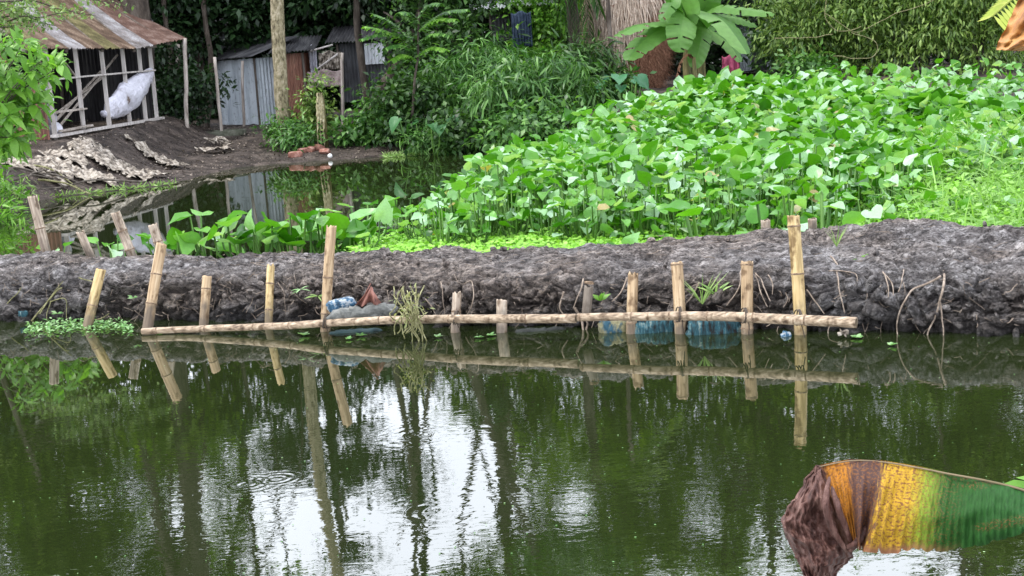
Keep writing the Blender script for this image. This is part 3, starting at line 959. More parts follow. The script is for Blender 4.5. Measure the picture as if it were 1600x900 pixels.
def trunk_mesh(base, top, r0, r1, limbs, seed=0, n=10, wobble=.05):
    mb = MB()
    base, top = Vector(base), Vector(top)
    m = max(8, int((top - base).length / .25))
    P = wob([base, base.lerp(top, .35) + Vector((.03, 0, 0)), base.lerp(top, .7), top], wobble, .8 + .1 * (seed % 3), m)
    mb.tube(P, [r0 * 1.25 if i == 0 else r0 + (r1 - r0) * i / len(P) for i in range(len(P))], n)
    rg = random.Random(seed)
    for q in limbs:
        q = Vector(q)
        i = int(len(P) * rg.uniform(.45, .9))
        a = P[i]
        ra = r0 + (r1 - r0) * i / len(P)
        mid = a.lerp(q, .5) + Vector((rg.uniform(-.1, .1), rg.uniform(-.1, .1), .12)) * (q - a).length
        W = wob([a, mid, q], .06, 1.2, 8)
        mb.tube(W, [ra * .55 * (1 - .8 * j / len(W)) + .008 for j in range(len(W))], 6)
    return mb


def tree(label, x, y, hgt, trunk_r, crowns, mat, bark=BARK, kind='oval', size=.16, cat='tree', name='broadleaf_tree', seed=0, group=None, lean=(0, 0), droop=.3, nlimb=10, base_z=None, nlow=0, topr=.35):
    """crowns: list of (dx, dy, z, rx, ry, rz, clumps, per, clump_r)"""
    z0 = gz(x, y) - .1
    root = thing(name, label, cat, (x, y, z0), group=group)
    parts, lim = [], []
    for i, (dx, dy, z, rx, ry, rz, k, per, cr_) in enumerate(crowns):
        V, T, C = crown((dx, dy, z - z0), (rx, ry, rz), k, per, cr_, size, kind, droop, seed=seed * 17 + i)
        parts.append((V, T))
        if len(C):
            sel = np.random.default_rng(seed + i).choice(len(C), min(nlimb, len(C)), replace=False)
            lim += [tuple(C[s]) for s in sel]
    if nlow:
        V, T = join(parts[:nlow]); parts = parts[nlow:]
        ob('lower_crown', mesh('lower_crown', V, T, LEAF_DARK), root)  # darker leaf colour carries the shade under the crown
    V, T = join(parts)
    if trunk_r > 0:
        trunk_mesh((0, 0, 0), (lean[0], lean[1], hgt - z0), trunk_r, trunk_r * topr, lim, seed).build('trunk', bark, root)
    ob('crown', mesh('crown', V, T, mat), root)
    return root



# ------------------------------------------------------------------ far trees and woods
def P3(px, py, Y):
    p = at(px, py, Y)
    return p.x, p.y, p.z


def woods():
    """the wood behind the village, one mass"""
    parts = []
    rg = np.random.default_rng(5)
    for i in range(30):
        x = -27 + i * 1.9 + rg.uniform(-.6, .6)
        y = 47 + rg.uniform(-2, 4)
        h = rg.uniform(3.0, 5.0)
        V, T, C = crown((x, y, h), (2.1, 1.6, h * .95), 52, 40, .42, .34, 'oval', .4, seed=900 + i)
        parts.append((V, T))
    for i in range(16):
        x = -14 + i * 1.6 + rg.uniform(-.4, .4)
        V, T, C = crown((x, 40.6 + rg.uniform(-.5, .8), 2.1), (1.5, .8, 2.3), 70, 46, .30, .30, 'oval', .4, seed=950 + i)
        parts.append((V, T))
    V, T = join(parts)
    ob('far_wood', mesh('far_wood', V, T, LEAF_DARK), label='dark mass of woodland closing the view behind the sheds', cat='woodland', kind='stuff')


woods()
# crowns: (dx, dy, z, rx, ry, rz, clumps, per, clump radius)
GT = 'tall trees standing behind the sheds'
def rt(px, py, Y):
    """the place above the far bank that the water shows at a pixel"""
    q = atr(px, py, Y)
    return Vector((q.x, Y, -q.z))


# how closed the canopy is above the far bank, read cell by cell (100 x 50 pixels) from its mirror image in the pond
CANOPY = {575: '################', 625: '#####+.+########', 675: '####++..########', 725: '###+##+.+#######',
          775: '#.++..+.+#######', 825: '##.+....+##++###', 875: '###+.+.+####+..+', 925: '####+.+###++..++'}
TALL = [
    ('tall dense leafy tree rising behind the rusty roofed hut at the left', -12.2, 18.5, .22, [(0, 0, 5.2, 2.6, 1.2, 2.4, 110, 46, .30)], LEAF_FAR, 1, 0),
    ('dark tree overhanging the gap between the hut and the small grey shed', -7.9, 19.8, .12, [(.2, 0, 4.3, 2.8, 1.0, 1.6, 190, 60, .26)], LEAF_FAR, 2, .3),
    ('dark broad crown hanging low above the small grey shed', -5.4, 20.6, .2, [(0, -.2, 4.3, 2.5, 1.1, 1.4, 180, 60, .26)], LEAF_DARK, 3, 0),
    ('dark tree crown above the rusty shed and dangling cloths', -3.0, 20.4, .17, [(0, -.3, 4.25, 2.2, 1.1, 1.45, 170, 60, .26)], LEAF_DARK, 4, 0),
    ('mid green tree standing behind the leaning dark trunk, centre of the view', -.6, 20, .22, [(0, 0, 4.3, 2.0, 1.3, 1.5, 120, 56, .30)], LEAF_FAR, 5, 0),
    ('tall green tree behind the thatched straw stack', 3.2, 21.5, .26, [(0, 0, 5.4, 3.0, 1.6, 2.4, 160, 46, .34)], LEAF_FAR, 6, 0),
    ('tall green tree between the banana clump and the hanging thicket', 7.4, 21.5, .26, [(0, 0, 5.4, 2.8, 1.6, 2.4, 150, 46, .34)], LEAF_FAR, 7, 0),
    ('tall leafy tree behind the hanging thicket at the right edge', 12.6, 20.5, .26, [(0, 0, 5.4, 3.4, 1.8, 2.6, 170, 46, .34)], LEAF_FAR, 8, 0)]
_blobs = {i: [] for i in range(len(TALL))}
_r = random.Random(44)
for py, row in CANOPY.items():
    for c in range(-2, 18):
        ch = row[min(max(c, 0), 15)]
        if ch == '.': continue
        px = c * 100 + 50 + _r.uniform(-16, 16); qy = py + _r.uniform(-8, 8)
        p = rt(px, qy, 35)
        i = min(range(len(TALL)), key=lambda j: abs(TALL[j][1] * .9 - p.x))
        _blobs[i].append((px, qy, 64 if ch == '#' else 40, 34 if ch == '#' else 20, 36 if ch == '#' else 10))
for i, (lb, x, y, tr, low, mat, seed, lean) in enumerate(TALL):
    x, y = x * .9, y * 1.75
    cr_, topz = [(q[0], q[1], q[2] - .75, *q[3:]) for q in low], 5
    for px, py, rx, ry, k in _blobs[i]:
        p = rt(px, py, y)
        dep = y * CP + p.z * SP
        cr_.append((p.x - x, _r.uniform(-.3, .3), p.z, rx * dep / F, 1.0, ry * dep / F * 1.08, k, 40, .26))
        topz = max(topz, p.z)
    tree(lb, x, y, min(topz, 15), tr, cr_, mat, seed=seed, size=.2, group=GT, lean=(lean, 0), topr=.4, nlimb=2, nlow=len(low) if i < 5 else 0)
_q = rt(288, 800, 31)
tree('thick dark trunked tree behind the hut roof', _q.x, 31, 13.5, .30, [(.1, 0, 6.2, 1.2, 1.0, .8, 22, 44, .26), (1.0, 0, 13.0, 1.4, 1.0, .8, 16, 40, .28)], LEAF_FAR, seed=9, size=.2, group=GT, lean=(.3, 0), topr=.55)


# ------------------------------------------------------------------ the pale trunked palm and the dark leaning trees
def tall_trunk(name, label, path, r0, r1, bark, crowns=(), leaf=LEAF_MID, seed=0, cat='tree', ivy=False, kind='oval', size=.16, limbs=()):
    p0 = Vector(path[0])
    path = [p0 - Vector((0, 0, .5))] + list(path)
    root = thing(name, label, cat, p0)
    mb = MB()
    W = wob([Vector(p) - p0 for p in path], .03, 1.1, 30)
    mb.tube(W, [(r0 + (r1 - r0) * i / 30) * (1.0 + .07 * fr((i * .6, seed, 0))) * (1.25 if i == 0 else 1) for i in range(31)], 16)
    for a, b, r in limbs:
        L_ = wob([Vector(a) - p0, (Vector(a) + Vector(b)) / 2 - p0 + Vector((.1, 0, .15)), Vector(b) - p0], .05, 1.5, 12)
        mb.tube(L_, [r * (1 - .7 * i / 12) for i in range(13)], 8)
    mb.build('trunk', bark, root)
    parts = []
    for i, (c, rad, k, per, cr_) in enumerate(crowns):
        V, T, _ = crown(np.array(c) - np.array(p0), rad, k, per, cr_, size, kind, .3, seed=seed * 31 + i)
        parts.append((V, T))
    if parts:
        V, T = join(parts)
        ob('crown', mesh('crown', V, T, leaf), root)
    if ivy:
        V, T, _ = crown((0, -.1, .35), (.42, .3, .5), 46, 16, .09, .11, 'oval', .3, seed=seed + 77)
        ob('climber', mesh('climber', V, T, LEAF_MID2), root, kind='stuff')
    return root


a = at(447, 243, 16.0); b = at(440, 150, 16.0); c = at(432, 0, 16.0)
tall_trunk('tall_tree', 'tall pale speckled trunk rising straight out of frame beside the small grey shed',
           [a, b, c, (c.x + .05, c.y, 6.5), (c.x + .5, c.y, 10.5)], .155, .11, BARK_PALM,
           [((c.x + .6, c.y, 11.0), (1.3, 1.1, .7), 20, 40, .26)], LEAF_FAR, 11, ivy=True, size=.2)
a = at(577, 212, 16.6); b = at(590, 150, 16.6); c = at(635, 80, 16.8); d = at(662, 0, 17)
tall_trunk('dark_tree', 'dark leaning trunk bending right in front of the black tin shed',
           [a, b, c, d, (d.x + .9, d.y, 6.6), (d.x + 1.6, d.y, 9.0)], .15, .08, BARK,
           [((d.x + .4, d.y, 3.3), (1.5, 1.0, .8), 60, 50, .22), ((d.x + 2.2, d.y, 9.2), (1.4, 1.2, .7), 22, 40, .28)], LEAF_MID, 12, size=.17,
           limbs=[(c, at(600, 20, 16.8), .06), (d, (d.x - 1.4, d.y, 8.6), .07)])
a = at(578, 190, 17.2); b = at(566, 100, 17.2); c = at(558, 0, 17.2)
tall_trunk('slim_dark_tree', 'slim straight dark trunk left of the leaning one, before the black tin shed',
           [a, b, c, (c.x + .4, c.y, 7.0), (c.x + .2, c.y, 10.5)], .085, .06, BARK,
           [((c.x, c.y, 3.7), (1.2, .9, .7), 40, 50, .22), ((c.x + .3, c.y, 10.8), (1.1, 1.0, .6), 16, 40, .26)], LEAF_DARK, 13, size=.17)
a = at(905, 150, 17); c = at(893, 0, 17)
tall_trunk('palm_tree', 'dark shaggy palm trunk left of the straw stack', [a, c, (c.x - .1, c.y, 5.2), (c.x, c.y, 7.5)], .13, .11, BARK, (), seed=14, cat='palm')
PALM_TOP = Vector((c.x, c.y, 4.4))

for _px, _l, _s in ((318, 'slim dark trunk in the shade between the hut and the small grey shed', 61), (256, 'slender dark trunk close behind the corner post of the hut', 62), (700, 'slender dark trunk deep among the bushes in the middle', 63)):
    a = at(_px + 6, 190, 19.2); c = at(_px, 0, 19.2)
    tall_trunk('slim_tree', _l, [a, (a + c) / 2 + Vector((.12, 0, 0)), c, (c.x + .2, c.y, 6.5)], .075, .05, BARK, [((c.x + .2, c.y, 6.6), (.9, .8, .5), 14, 40, .24)], LEAF_DARK, _s, size=.17)
# far left and other tall stems seen mostly in the water
a = at(955, 70, 16.1); c = at(950, 0, 16.2)
tall_trunk('thin_dark_tree', 'thin dark trunk standing in front of the pale straw stack', [at(958, 150, 16.1), a, c, (c.x, c.y, 6.5)], .05, .04, BARK, (), seed=15)


# ------------------------------------------------------------------ pinnate fronds
def frond(base, tip, sag, n, leaf_len, seed=0, mat=LEAF_MID2, root=None, name='frond', kind='blade', rr=.012, spread=.9):
    base, tip = Vector(base), Vector(tip)
    mid = base.lerp(tip, .5) + Vector((0, 0, sag))
    pts = wob([base, mid, tip], 0, 1, 14)
    P, D, Nn, S = [], [], [], []
    rg = random.Random(seed)
    for i in range(n):
        t = .12 + .88 * i / n
        k = t * (len(pts) - 2); j = int(k)
        p = pts[j].lerp(pts[j + 1], k - j)
        tan = (pts[j + 1] - pts[j]).normalized()
        side = tan.cross(Vector((0, 0, 1)))
        side = side.normalized() if side.length > .1 else Vector((1, 0, 0))
        for s in (-1, 1):
            P.append(p); D.append(side * s * spread + tan * .6 + Vector((0, 0, -.45 + rg.uniform(-.2, .2)))); Nn.append(Vector((0, 0, 1)) + side * s * .3)
            S.append(leaf_len * (1 - .5 * abs(t - .45)) * rg.uniform(.85, 1.1))
    V, T = scatter(kind, P, D, Nn, S)
    mb = MB(); mb.tube(pts, [rr * (1 - .7 * i / len(pts)) for i in range(len(pts))], 5)
    tv = np.array([tuple(v) for v in mb.v])
    tf = []
    for f in mb.f:
        for q in range(1, len(f) - 1): tf.append((f[0], f[q], f[q + 1]))
    V, T = join([(V, T), (tv, np.array(tf))])
    return ob(name, mesh(name, V, T, mat), root)


# palm fronds hanging beside the shaggy trunk
pr = bpy.data.objects['palm_tree']
o0 = Vector(pr.location)
for i, (px, py) in enumerate(((925, 75), (912, 95), (876, 60), (940, 25), (860, 10), (890, 85))):
    tip = at(px, py, 16.7) - o0
    top = PALM_TOP - o0 + Vector((0, 0, .3 - 1.2 * (i % 2)))
    frond(top, tip, .5, 34, .42, seed=i, mat=LEAF_MID, root=pr, kind='grass' if False else 'blade')
for i in range(9):
    an = i * .7
    top = PALM_TOP - o0 + Vector((0, 0, 2.3))
    frond(top, top + Vector((math.cos(an) * 1.9, math.sin(an) * 1.6, -.5 + .4 * (i % 3))), .6, 30, .5, seed=20 + i, mat=LEAF_FAR, root=pr)

# feathery branches in front of the dark trees
fr_root = thing('feathery_shrub', 'feathery branch with fine leaflets reaching across the dark leaning trunk', 'shrub', at(640, 215, 15.2))
fo = Vector(fr_root.location)
stem_t = at(655, 20, 15.2) - fo
mb = MB(); mb.tube(wob([(0, 0, -.2), at(650, 120, 15.2) - fo, stem_t], .04, 1.5, 14), [.03 - .001 * i for i in range(15)], 6); mb.build('stem', BARK, fr_root)
for i, (ax, ay, bx, by) in enumerate(((650, 80, 565, 40), (650, 85, 600, 75), (652, 60, 560, 62), (652, 50, 715, 30), (650, 70, 705, 55), (654, 40, 620, 20), (650, 90, 700, 78), (655, 30, 690, 5), (650, 75, 580, 20), (650, 95, 610, 95), (655, 45, 735, 14))):
    frond(at(ax, ay, 15.2) - fo, at(bx, by, 14.9) - fo, .12, 22, .17, seed=40 + i, mat=LEAF_MID2 if i % 3 else LEAF_BRIGHT, root=fr_root, kind='oval', name='frond', rr=.008, spread=1)


# ------------------------------------------------------------------ bushes along the far bank
def shrub(label, px, py, Y, w, h, mat, kind='oval', size=.14, clumps=70, per=34, cr_=.16, seed=0, cat='shrub', name='shrub', droop=.3, up=.7, stems=6, group=None, depth=.7, dz=0):
    """bottom centre at a pixel, w wide and h high in metres"""
    b = at(px, py, Y)
    b.z = min(b.z, gz(b.x, b.y)) if dz == 0 else b.z
    root = thing(name, label, cat, b, group=group)
    top = at(px, py, Y).z - b.z + h
    V, T, C = crown((0, 0, top * .5), (w / 2, depth * w / 2, top * .52), clumps, per, cr_, size, kind, droop, up, seed=seed)
    ob('foliage', mesh('foliage', V, T, mat), root)
    rg = random.Random(seed)
    mb = MB()
    sel = [C[rg.randrange(len(C))] for _ in range(stems)]
    for q in sel:
        q = Vector(q)
        mb.tube(wob([(rg.uniform(-.1, .1), rg.uniform(-.1, .1), -.1), Vector((q.x * .5, q.y * .5, q.z * .6)), q], .04, 2, 8), [.02 - .0018 * i for i in range(9)], 5)
    mb.build('stem', BARK, root)
    return root


GB = 'shrubs crowded along the far bank'
shrub('dark green bush under the leaning trunk, above the still water', 600, 212, 15.6, .9, .75, LEAF_MID2, seed=21, group=GB, clumps=40)
shrub('leafy bush with pointed leaves right of the dark leaning trunk', 640, 215, 15.4, 1.5, 1.35, LEAF_MID, seed=22, group=GB)
shrub('tall dark bush behind the feathery branch', 690, 200, 16.6, 2.4, 2.9, LEAF_MID, seed=23, group=GB, clumps=130)
shrub('arching cane bush with drooping blades, middle of the far bank', 760, 205, 15.8, 2.2, 1.8, LEAF_MID2, 'blade', .23, 120, 40, .15, 24, droop=.6, up=.6, group=GB)
shrub('arching bright bladed bush at the tip of the hyacinth bed', 830, 205, 14.8, 2.3, 1.45, LEAF_MID2, 'blade', .23, 120, 40, .14, 25, droop=.7, up=.6, group=GB)
shrub('low dark bush at the water edge left of the hyacinth bed', 730, 232, 14.8, 1.9, .75, LEAF_MID, seed=26, group=GB, clumps=60)
shrub('low bush with small leaves where hyacinth meets the bank', 835, 215, 14.2, 1.9, .55, LEAF_MID2, seed=27, group=GB, clumps=50)
shrub('sunlit yellow green bush glowing below the blue hanging cloth', 852, 95, 19.0, 1.7, 2.4, LEAF_BRIGHT, 'oval', .15, 90, 34, .18, 28, group=GB)
shrub('tall mid green bush left of the shaggy palm trunk', 770, 130, 17.4, 1.5, 1.0, LEAF_MID2, 'lance', .2, 80, 34, .18, 29, group=GB)
shrub('dark green bush at the foot of the straw stack', 900, 172, 15.9, 1.7, 1.25, LEAF_MID, 'blade', .26, 90, 36, .18, 30, droop=.5, group=GB)
shrub('leafy bush against the pale side of the straw stack', 950, 168, 15.8, 1.1, .75, LEAF_MID2, seed=31, group=GB, clumps=50)
shrub('creeper covered stump in front of the rusty shed', 497, 215, 15.9, .62, 1.25, LEAF_OLIVE, 'oval', .10, 44, 30, .10, 32, group=GB, cat='stump', name='overgrown_stump')
shrub('low weeds around the foot of the pale trunk', 462, 238, 15.6, 1.0, .55, LEAF_MID2, 'lance', .13, 36, 26, .12, 33, group=GB)
shrub('dark weeds in the shade between the hut and the grey shed', 290, 195, 17.6, 1.9, 1.25, LEAF_DARK, seed=34, group=GB, clumps=70)
shrub('dark bush between the corner post and the hut end wall', 268, 150, 18.2, 1.2, 1.4, LEAF_DARK, seed=35, group=GB, clumps=50)
shrub('small weeds sprouting under the black tin shed', 560, 225, 15.7, .9, .4, LEAF_MID2, seed=36, group=GB, clumps=26)
shrub('ferny plant dipping to the water left of the hyacinth bed', 680, 235, 14.9, 1.2, .5, LEAF_MID2, 'blade', .2, 36, 26, .12, 37, group=GB)
GT2 = 'thicket hanging over the hyacinth bed at the right'
shrub('dense hanging thicket of narrow olive leaves, left part, beside the pink cloth shed', 1270, 118, 17.6, 2.2, 3.0, LEAF_OLIVE, 'lance', .135, 100, 84, .27, 41, droop=1.1, up=.4, group=GT2, name='hanging_thicket', cat='thicket')
shrub('dense hanging thicket of narrow olive leaves, middle and tallest part', 1400, 118, 17.2, 2.8, 3.6, LEAF_OLIVE, 'lance', .14, 140, 88, .28, 42, droop=1.1, up=.4, group=GT2, name='hanging_thicket', cat='thicket')
shrub('dense hanging thicket of narrow olive leaves at the right edge, under the dead banana leaf', 1530, 118, 16.6, 2.8, 3.0, LEAF_OLIVE, 'lance', .14, 130, 88, .28, 43, droop=1.1, up=.4, group=GT2, name='hanging_thicket', cat='thicket')
for _x, _l in ((1300, 'dark foliage added for the shade inside the left of the hanging thicket'), (1440, 'dark foliage added for the shade inside the middle of the hanging thicket'), (1570, 'dark foliage added for the shade inside the right of the hanging thicket')):
    shrub(_l, _x, 118, 18.9, 3.0, 3.6, LEAF_DARK, 'oval', .2, 90, 44, .24, _x, group=GB)  # backing foliage added so the gaps in the thicket look shaded
shrub('dark bush under the hanging thicket, beside the grey tin wall', 1230, 118, 18.4, 1.6, 1.6, LEAF_MID, seed=44, group=GT2, clumps=70)
shrub('pale green bush low in front of the hanging thicket', 1262, 132, 16.6, 1.1, .7, LEAF_MID2, seed=45, group=GT2, clumps=36)
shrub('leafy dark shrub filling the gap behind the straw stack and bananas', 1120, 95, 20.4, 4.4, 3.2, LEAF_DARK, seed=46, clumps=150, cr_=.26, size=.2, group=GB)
# pale trailing vines across the thicket
for i, (pts, l) in enumerate((([(1290, 20), (1340, 50), (1400, 20), (1470, -6)], 'long pale vine arching up across the thicket'), ([(1210, 60), (1260, 58), (1300, 55)], 'short bare twig left of the thicket'),
                              ([(1292, -5), (1290, 30), (1310, 50), (1345, 42)], 'pale vine looping in the upper left of the thicket'), ([(1330, 50), (1370, 66), (1360, 90), (1300, 88)], 'thin vine hooking back in the middle of the thicket'))):
    mb = MB(); mb.tube(wob([at(a, b, 15.9) for a, b in pts], .05, 2, 24), .008, 6)
    mb.build('trailing_vine', VINEM, label=l, cat='vine')


# ------------------------------------------------------------------ corrugated sheets and sheds
def corr_mesh(w, h, mat, pitch=.076, amp=.018, nz_=5, ragged=0.0, seed=0):
    """a corrugated sheet, local x across, z down its length, from 0 to h"""
    n = max(6, int(w / pitch * 6))
    V, Fs = [], []
    for j in range(nz_ + 1):
        for i in range(n + 1):
            x = i / n * w
            z = j / nz_ * h
            if j == 0 and ragged: z += ragged * (fr((x * 5, seed, 0)) * .5)
            V.append((x, amp * math.sin(2 * math.pi * x / pitch) + .004 * fr((x * 2, z * 2, seed)), z))
    for j in range(nz_):
        for i in range(n):
            a = j * (n + 1) + i
            Fs.append((a, a + 1, a + n + 2, a + n + 1))
    return mesh('corrugated_sheet', V, Fs, mat)


def place_sheet(origin, xdir, zdir, w, h, mat, parent, seed=0, label=None, pitch=.076, ragged=0, amp=.018):
    o = ob('corrugated_sheet', corr_mesh(w, h, mat, pitch, amp, 5, ragged, seed), parent)
    x = Vector(xdir).normalized(); z = Vector(zdir).normalized(); y = z.cross(x).normalized(); z = x.cross(y)
    M4 = Matrix((x, y, z)).transposed().to_4x4()
    M4.translation = Vector(origin)
    o.matrix_basis = M4
    if label: o['label'] = label
    return o


def beam(root, a, b, w, t, mat, name, jit=.004, label=None):
    mb = MB(); a, b = Vector(a), Vector(b)
    n = 4
    q = (b - a).to_track_quat('Z', 'Y').to_matrix()
    V = []
    for i in range(n + 1):
        c = a.lerp(b, i / n)
        for sx, sy in ((-1, -1), (1, -1), (1, 1), (-1, 1)):
            V.append(c + q @ Vector((sx * w / 2 + random.uniform(-jit, jit), sy * t / 2 + random.uniform(-jit, jit), 0)))
    Fs = [(i * 4 + k, i * 4 + (k + 1) % 4, i * 4 + 4 + (k + 1) % 4, i * 4 + 4 + k) for i in range(n) for k in range(4)]
    Fs += [(3, 2, 1, 0), (n * 4, n * 4 + 1, n * 4 + 2, n * 4 + 3)]
    mb.add(V, Fs)
    return mb.build(name, mat, root, smooth=False, label=label)


# ---- the open hut
YS = 1.85
C0 = at(80, 216, 13.0)          # near corner at floor level
C1 = at(247, 189, 15.7)         # far corner
T0, T1 = at(78, 70, 13.0), at(238, 66, 15.7)
hut = thing('hut', 'open timber frame hut with a rusty streaked tin roof on a mud mound', 'hut', C0)
O = Vector(C0)
u = (C1 - C0); u.z = 0; Lw = u.length; u.normalize()
inn = Vector((-u.y, u.x, 0))            # into the hut, to the left
def hp(s, z, d=0):
    """s along the front 0..1, z height from floor, d depth into the hut"""
    base = C0.lerp(C1, s)
    return base + Vector((0, 0, z)) + inn * d - O
Hh = T0.z - C0.z
for s, nm in ((0.03, 'post'), (.27, 'post'), (.50, 'post'), (.70, 'post'), (.87, 'post'), (.99, 'post')):
    beam(hut, hp(s, -.25), hp(s, Hh - .0, 0), .065, .06, WOOD_PALE, 'post')
beam(hut, hp(0, .03, -.045), hp(1.02, .05, -.045), .12, .05, WOOD_PALE, 'sill_plank')
beam(hut, hp(.0, Hh * .63, -.045), hp(.99, Hh * .66, -.045), .07, .03, WOOD_PALE, 'cross_rail')
beam(hut, hp(.0, Hh * .995, .0), hp(1.05, Hh * .97, .0), .07, .06, WOOD, 'eave_beam')
beam(hut, hp(.03, .42, -.045), hp(.27, .42, -.045), .12, .03, WOOD, 'board')
beam(hut, hp(.05, .10, -.07), hp(.3, .12, -.07), .1, .03, WOOD, 'board')
for s in (.2, .45, .62, .8, .98):
    beam(hut, hp(s, -.5, -.02), hp(s, .0, -.02), .05, .05, WOOD_DARK, 'stub_post')
for s in (0.02, .5, .98):
    beam(hut, hp(s, -.3, 1.9), hp(s, Hh + .5, 1.9), .06, .06, WOOD_DARK, 'post')
# inner diagonal bamboo poles leaning in the hut
for (a, b) in (((.12, .1), (.72, 1.05)), ((.16, .3), (.78, 1.0)), ((.22, .12), (.9, 1.35)), ((.3, 1.35), (.52, .85)), ((.12, 1.3), (.3, .98))):
    beam(hut, hp(a[0], a[1], .35), hp(b[0], b[1], .5), .03, .03, WOOD, 'pole')
# floor and back wall
mb = MB(); f4 = [hp(0, -.02, 0), hp(1, -.02, 0), hp(1, -.02, 1.9), hp(0, -.02, 1.9)]
mb.add(f4 + [v + Vector((0, 0, -.05)) for v in f4], [(0, 1, 2, 3), (7, 6, 5, 4), (0, 4, 5, 1), (1, 5, 6, 2), (2, 6, 7, 3), (3, 7, 4, 0)]); mb.build('floor', WOOD_DARK, hut, False)
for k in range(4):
    place_sheet(hp(k * .25, -.05, 1.95 + .012 * (k % 2)), u, (0, 0, 1), Lw * .265, Hh + .5, TIN_SHADED, hut, k)
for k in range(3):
    place_sheet(hp(1.0, -.05, .08 + k * .62), inn, (0, 0, 1), .66, Hh + .05, TIN_SHADED, hut, 20 + k)
# left end: rusty sheets
for k in range(2):
    p = hp(-.0, -.02, .02 + k * .58)
    place_sheet(p, inn, (0, 0, 1), .60, Hh * .62 if k == 0 else Hh, TIN_RUST, hut, 60 + k, 'rusty red brown end sheet' if k == 0 else None, ragged=.05)
# roof: strips run down from the ridge to the front eave
eA = at(42, 76, 12.4); eB = at(215, 76, 15.0); eC = at(291, 60, 16.2)
ridA = at(-60, -10, 13.6) ; ridC = at(165, -12, 17.4)
rd = ((ridC - eC)).normalized()
strips = [ROOF_MOSS, ROOF_BROWN, ROOF_GREY, ROOF_BROWN, ROOF_MOSS, ROOF_BROWN, ROOF_GREY, ROOF_RED, ROOF_RED]
names = ['mossy roof sheet', 'brown rusty roof sheet', 'grey roof sheet', 'brown rusty roof sheet', 'mossy roof sheet', 'brown rusty roof sheet', 'pale grey roof sheet', 'red rusty roof sheet', 'red rusty roof sheet']
eave = [eA, eB, eC]
def epos(t):
    L1, L2 = (eB - eA).length, (eC - eB).length
    s = t * (L1 + L2)
    return eA.lerp(eB, s / L1) if s < L1 else eB.lerp(eC, (s - L1) / L2)
nst = len(strips)
for k in range(nst):
    p, q = epos(k / nst), epos((k + 1) / nst)
    r1 = ridA.lerp(ridC, k / nst)
    dirx = (q - p); w = dirx.length * 1.05
    dz = (r1 - p)
    # three overlapping courses down each strip are joined as one sheet of full length
    V, Fs = [], []
    n, m = 42, 12
    r2 = ridA.lerp(ridC, (k + 1) / nst)
    nrm = dirx.cross(dz).normalized()
    if nrm.z < 0: nrm = -nrm
    for j in range(m + 1):
        for i in range(n + 1):
            a = p.lerp(q + (q - p) * .06, i / n); b2 = r1.lerp(r2 + (r2 - r1) * .06, i / n)
            pt = a.lerp(b2, j / m)
            sag = -.05 * math.sin(j / m * math.pi)
            if j == 0: pt += (a - b2).normalized() * (.05 * fr((i * .3, k, 0)))
            V.append(pt - O + nrm * (.013 * math.sin(i / n * w / .076 * 6.283) + .007 * (k % 2) + .016 * fr((i * .1, j * .5, k)) + sag))
    for j in range(m):
        for i in range(n):
            a = j * (n + 1) + i
            Fs.append((a, a + 1, a + n + 2, a + n + 1))
    o = ob('roof_sheet', mesh('roof_sheet', V, Fs, strips[k]), hut)
    o['label'] = names[k]
# dark tin on the inner side is given by the same sheets; rafters below
for k in range(0, nst + 1, 2):
    p = epos(k / nst) - O; r1 = ridA.lerp(ridC, k / nst) - O
    beam(hut, p + (r1 - p) * .02 - Vector((0, 0, .06)), r1 - Vector((0, 0, .06)), .05, .05, WOOD_DARK, 'rafter')
# corner post of the eave
pb, ptp = at(293, 223, 15.9), at(288, 60, 16.15)
mb = MB(); mb.tube(wob([pb - O, (pb + ptp) / 2 - O, ptp - O], .02, 1.5, 12), .042, 10); mb.build('corner_post', WOOD, hut)

# white sack hanging in the hut
def sack():
    c = (hp(.80, .66, -.10) + O)
    root = thing('white_sack', 'big white bag slung inside the far end of the open hut', 'sack', c)
    V, Fs = ico()
    # subdivide once more by splitting
    pts, R = [], []
    n, m = 26, 18
    ax = (hp(.99, 1.00, -.02) - hp(.50, .30, .05))
    L_ = ax.length; axn = ax.normalized(); sd = Vector((0, 0, 1)).cross(axn).normalized(); up_ = axn.cross(sd)
    st = hp(.50, .30, .05) + O - c
    Vv = []
    for j in range(m + 1):
        t = j / m
        rad = .27 * max(0.0, math.sin((.06 + .90 * t ** .85) * math.pi)) ** .75 + .015
        for i in range(n):
            a = 2 * math.pi * i / n
            p = st + axn * L_ * t + sd * math.cos(a) * rad * .55 + up_ * math.sin(a) * rad - up_ * .07 * math.sin(t * math.pi)
            p += (sd * math.cos(a) + up_ * math.sin(a)) * (.05 * fr(p * 3.5, 1, 4) - .02 * max(0, .3 - abs(noise.noise(Vector((a * 1.5, t * 9, 2))))) * 3)
            Vv.append(p)
    Ff = [(j * n + i, j * n + (i + 1) % n, (j + 1) * n + (i + 1) % n, (j + 1) * n + i) for j in range(m) for i in range(n)]
    Ff += [tuple(reversed(range(n))), tuple(range(m * n, m * n + n))]
    ob('bag', mesh('bag', Vv, Ff, SACKW), root)
    mb = MB(); mb.tube([st - axn * .08, st + axn * .02], [.07, .03], 10); mb.build('tied_neck', SACKW, root)
sack()
# stack of white bags at the near end
for i, (s, z, r) in enumerate(((.055, .62, .17), (.07, .34, .16), (.10, .12, .17))):
    mb = MB(); V, Fs = ico()
    c = hp(s, z, .16) + O
    mb.add([c + Vector((v.x * r * .9, v.y * r * .8, v.z * r * (1.5 if i == 0 else .8))) * (1 + .12 * fr(v * 2 + Vector((i, 0, 0)))) for v in V], Fs)
    mb.build('white_bag', SACKW, label=['tall white bag standing on top at the near end of the hut', 'middle white bag of the pile at the near end of the hut', 'lowest white bag of the pile at the near end of the hut'][i], cat='bag')
YS = 1.75
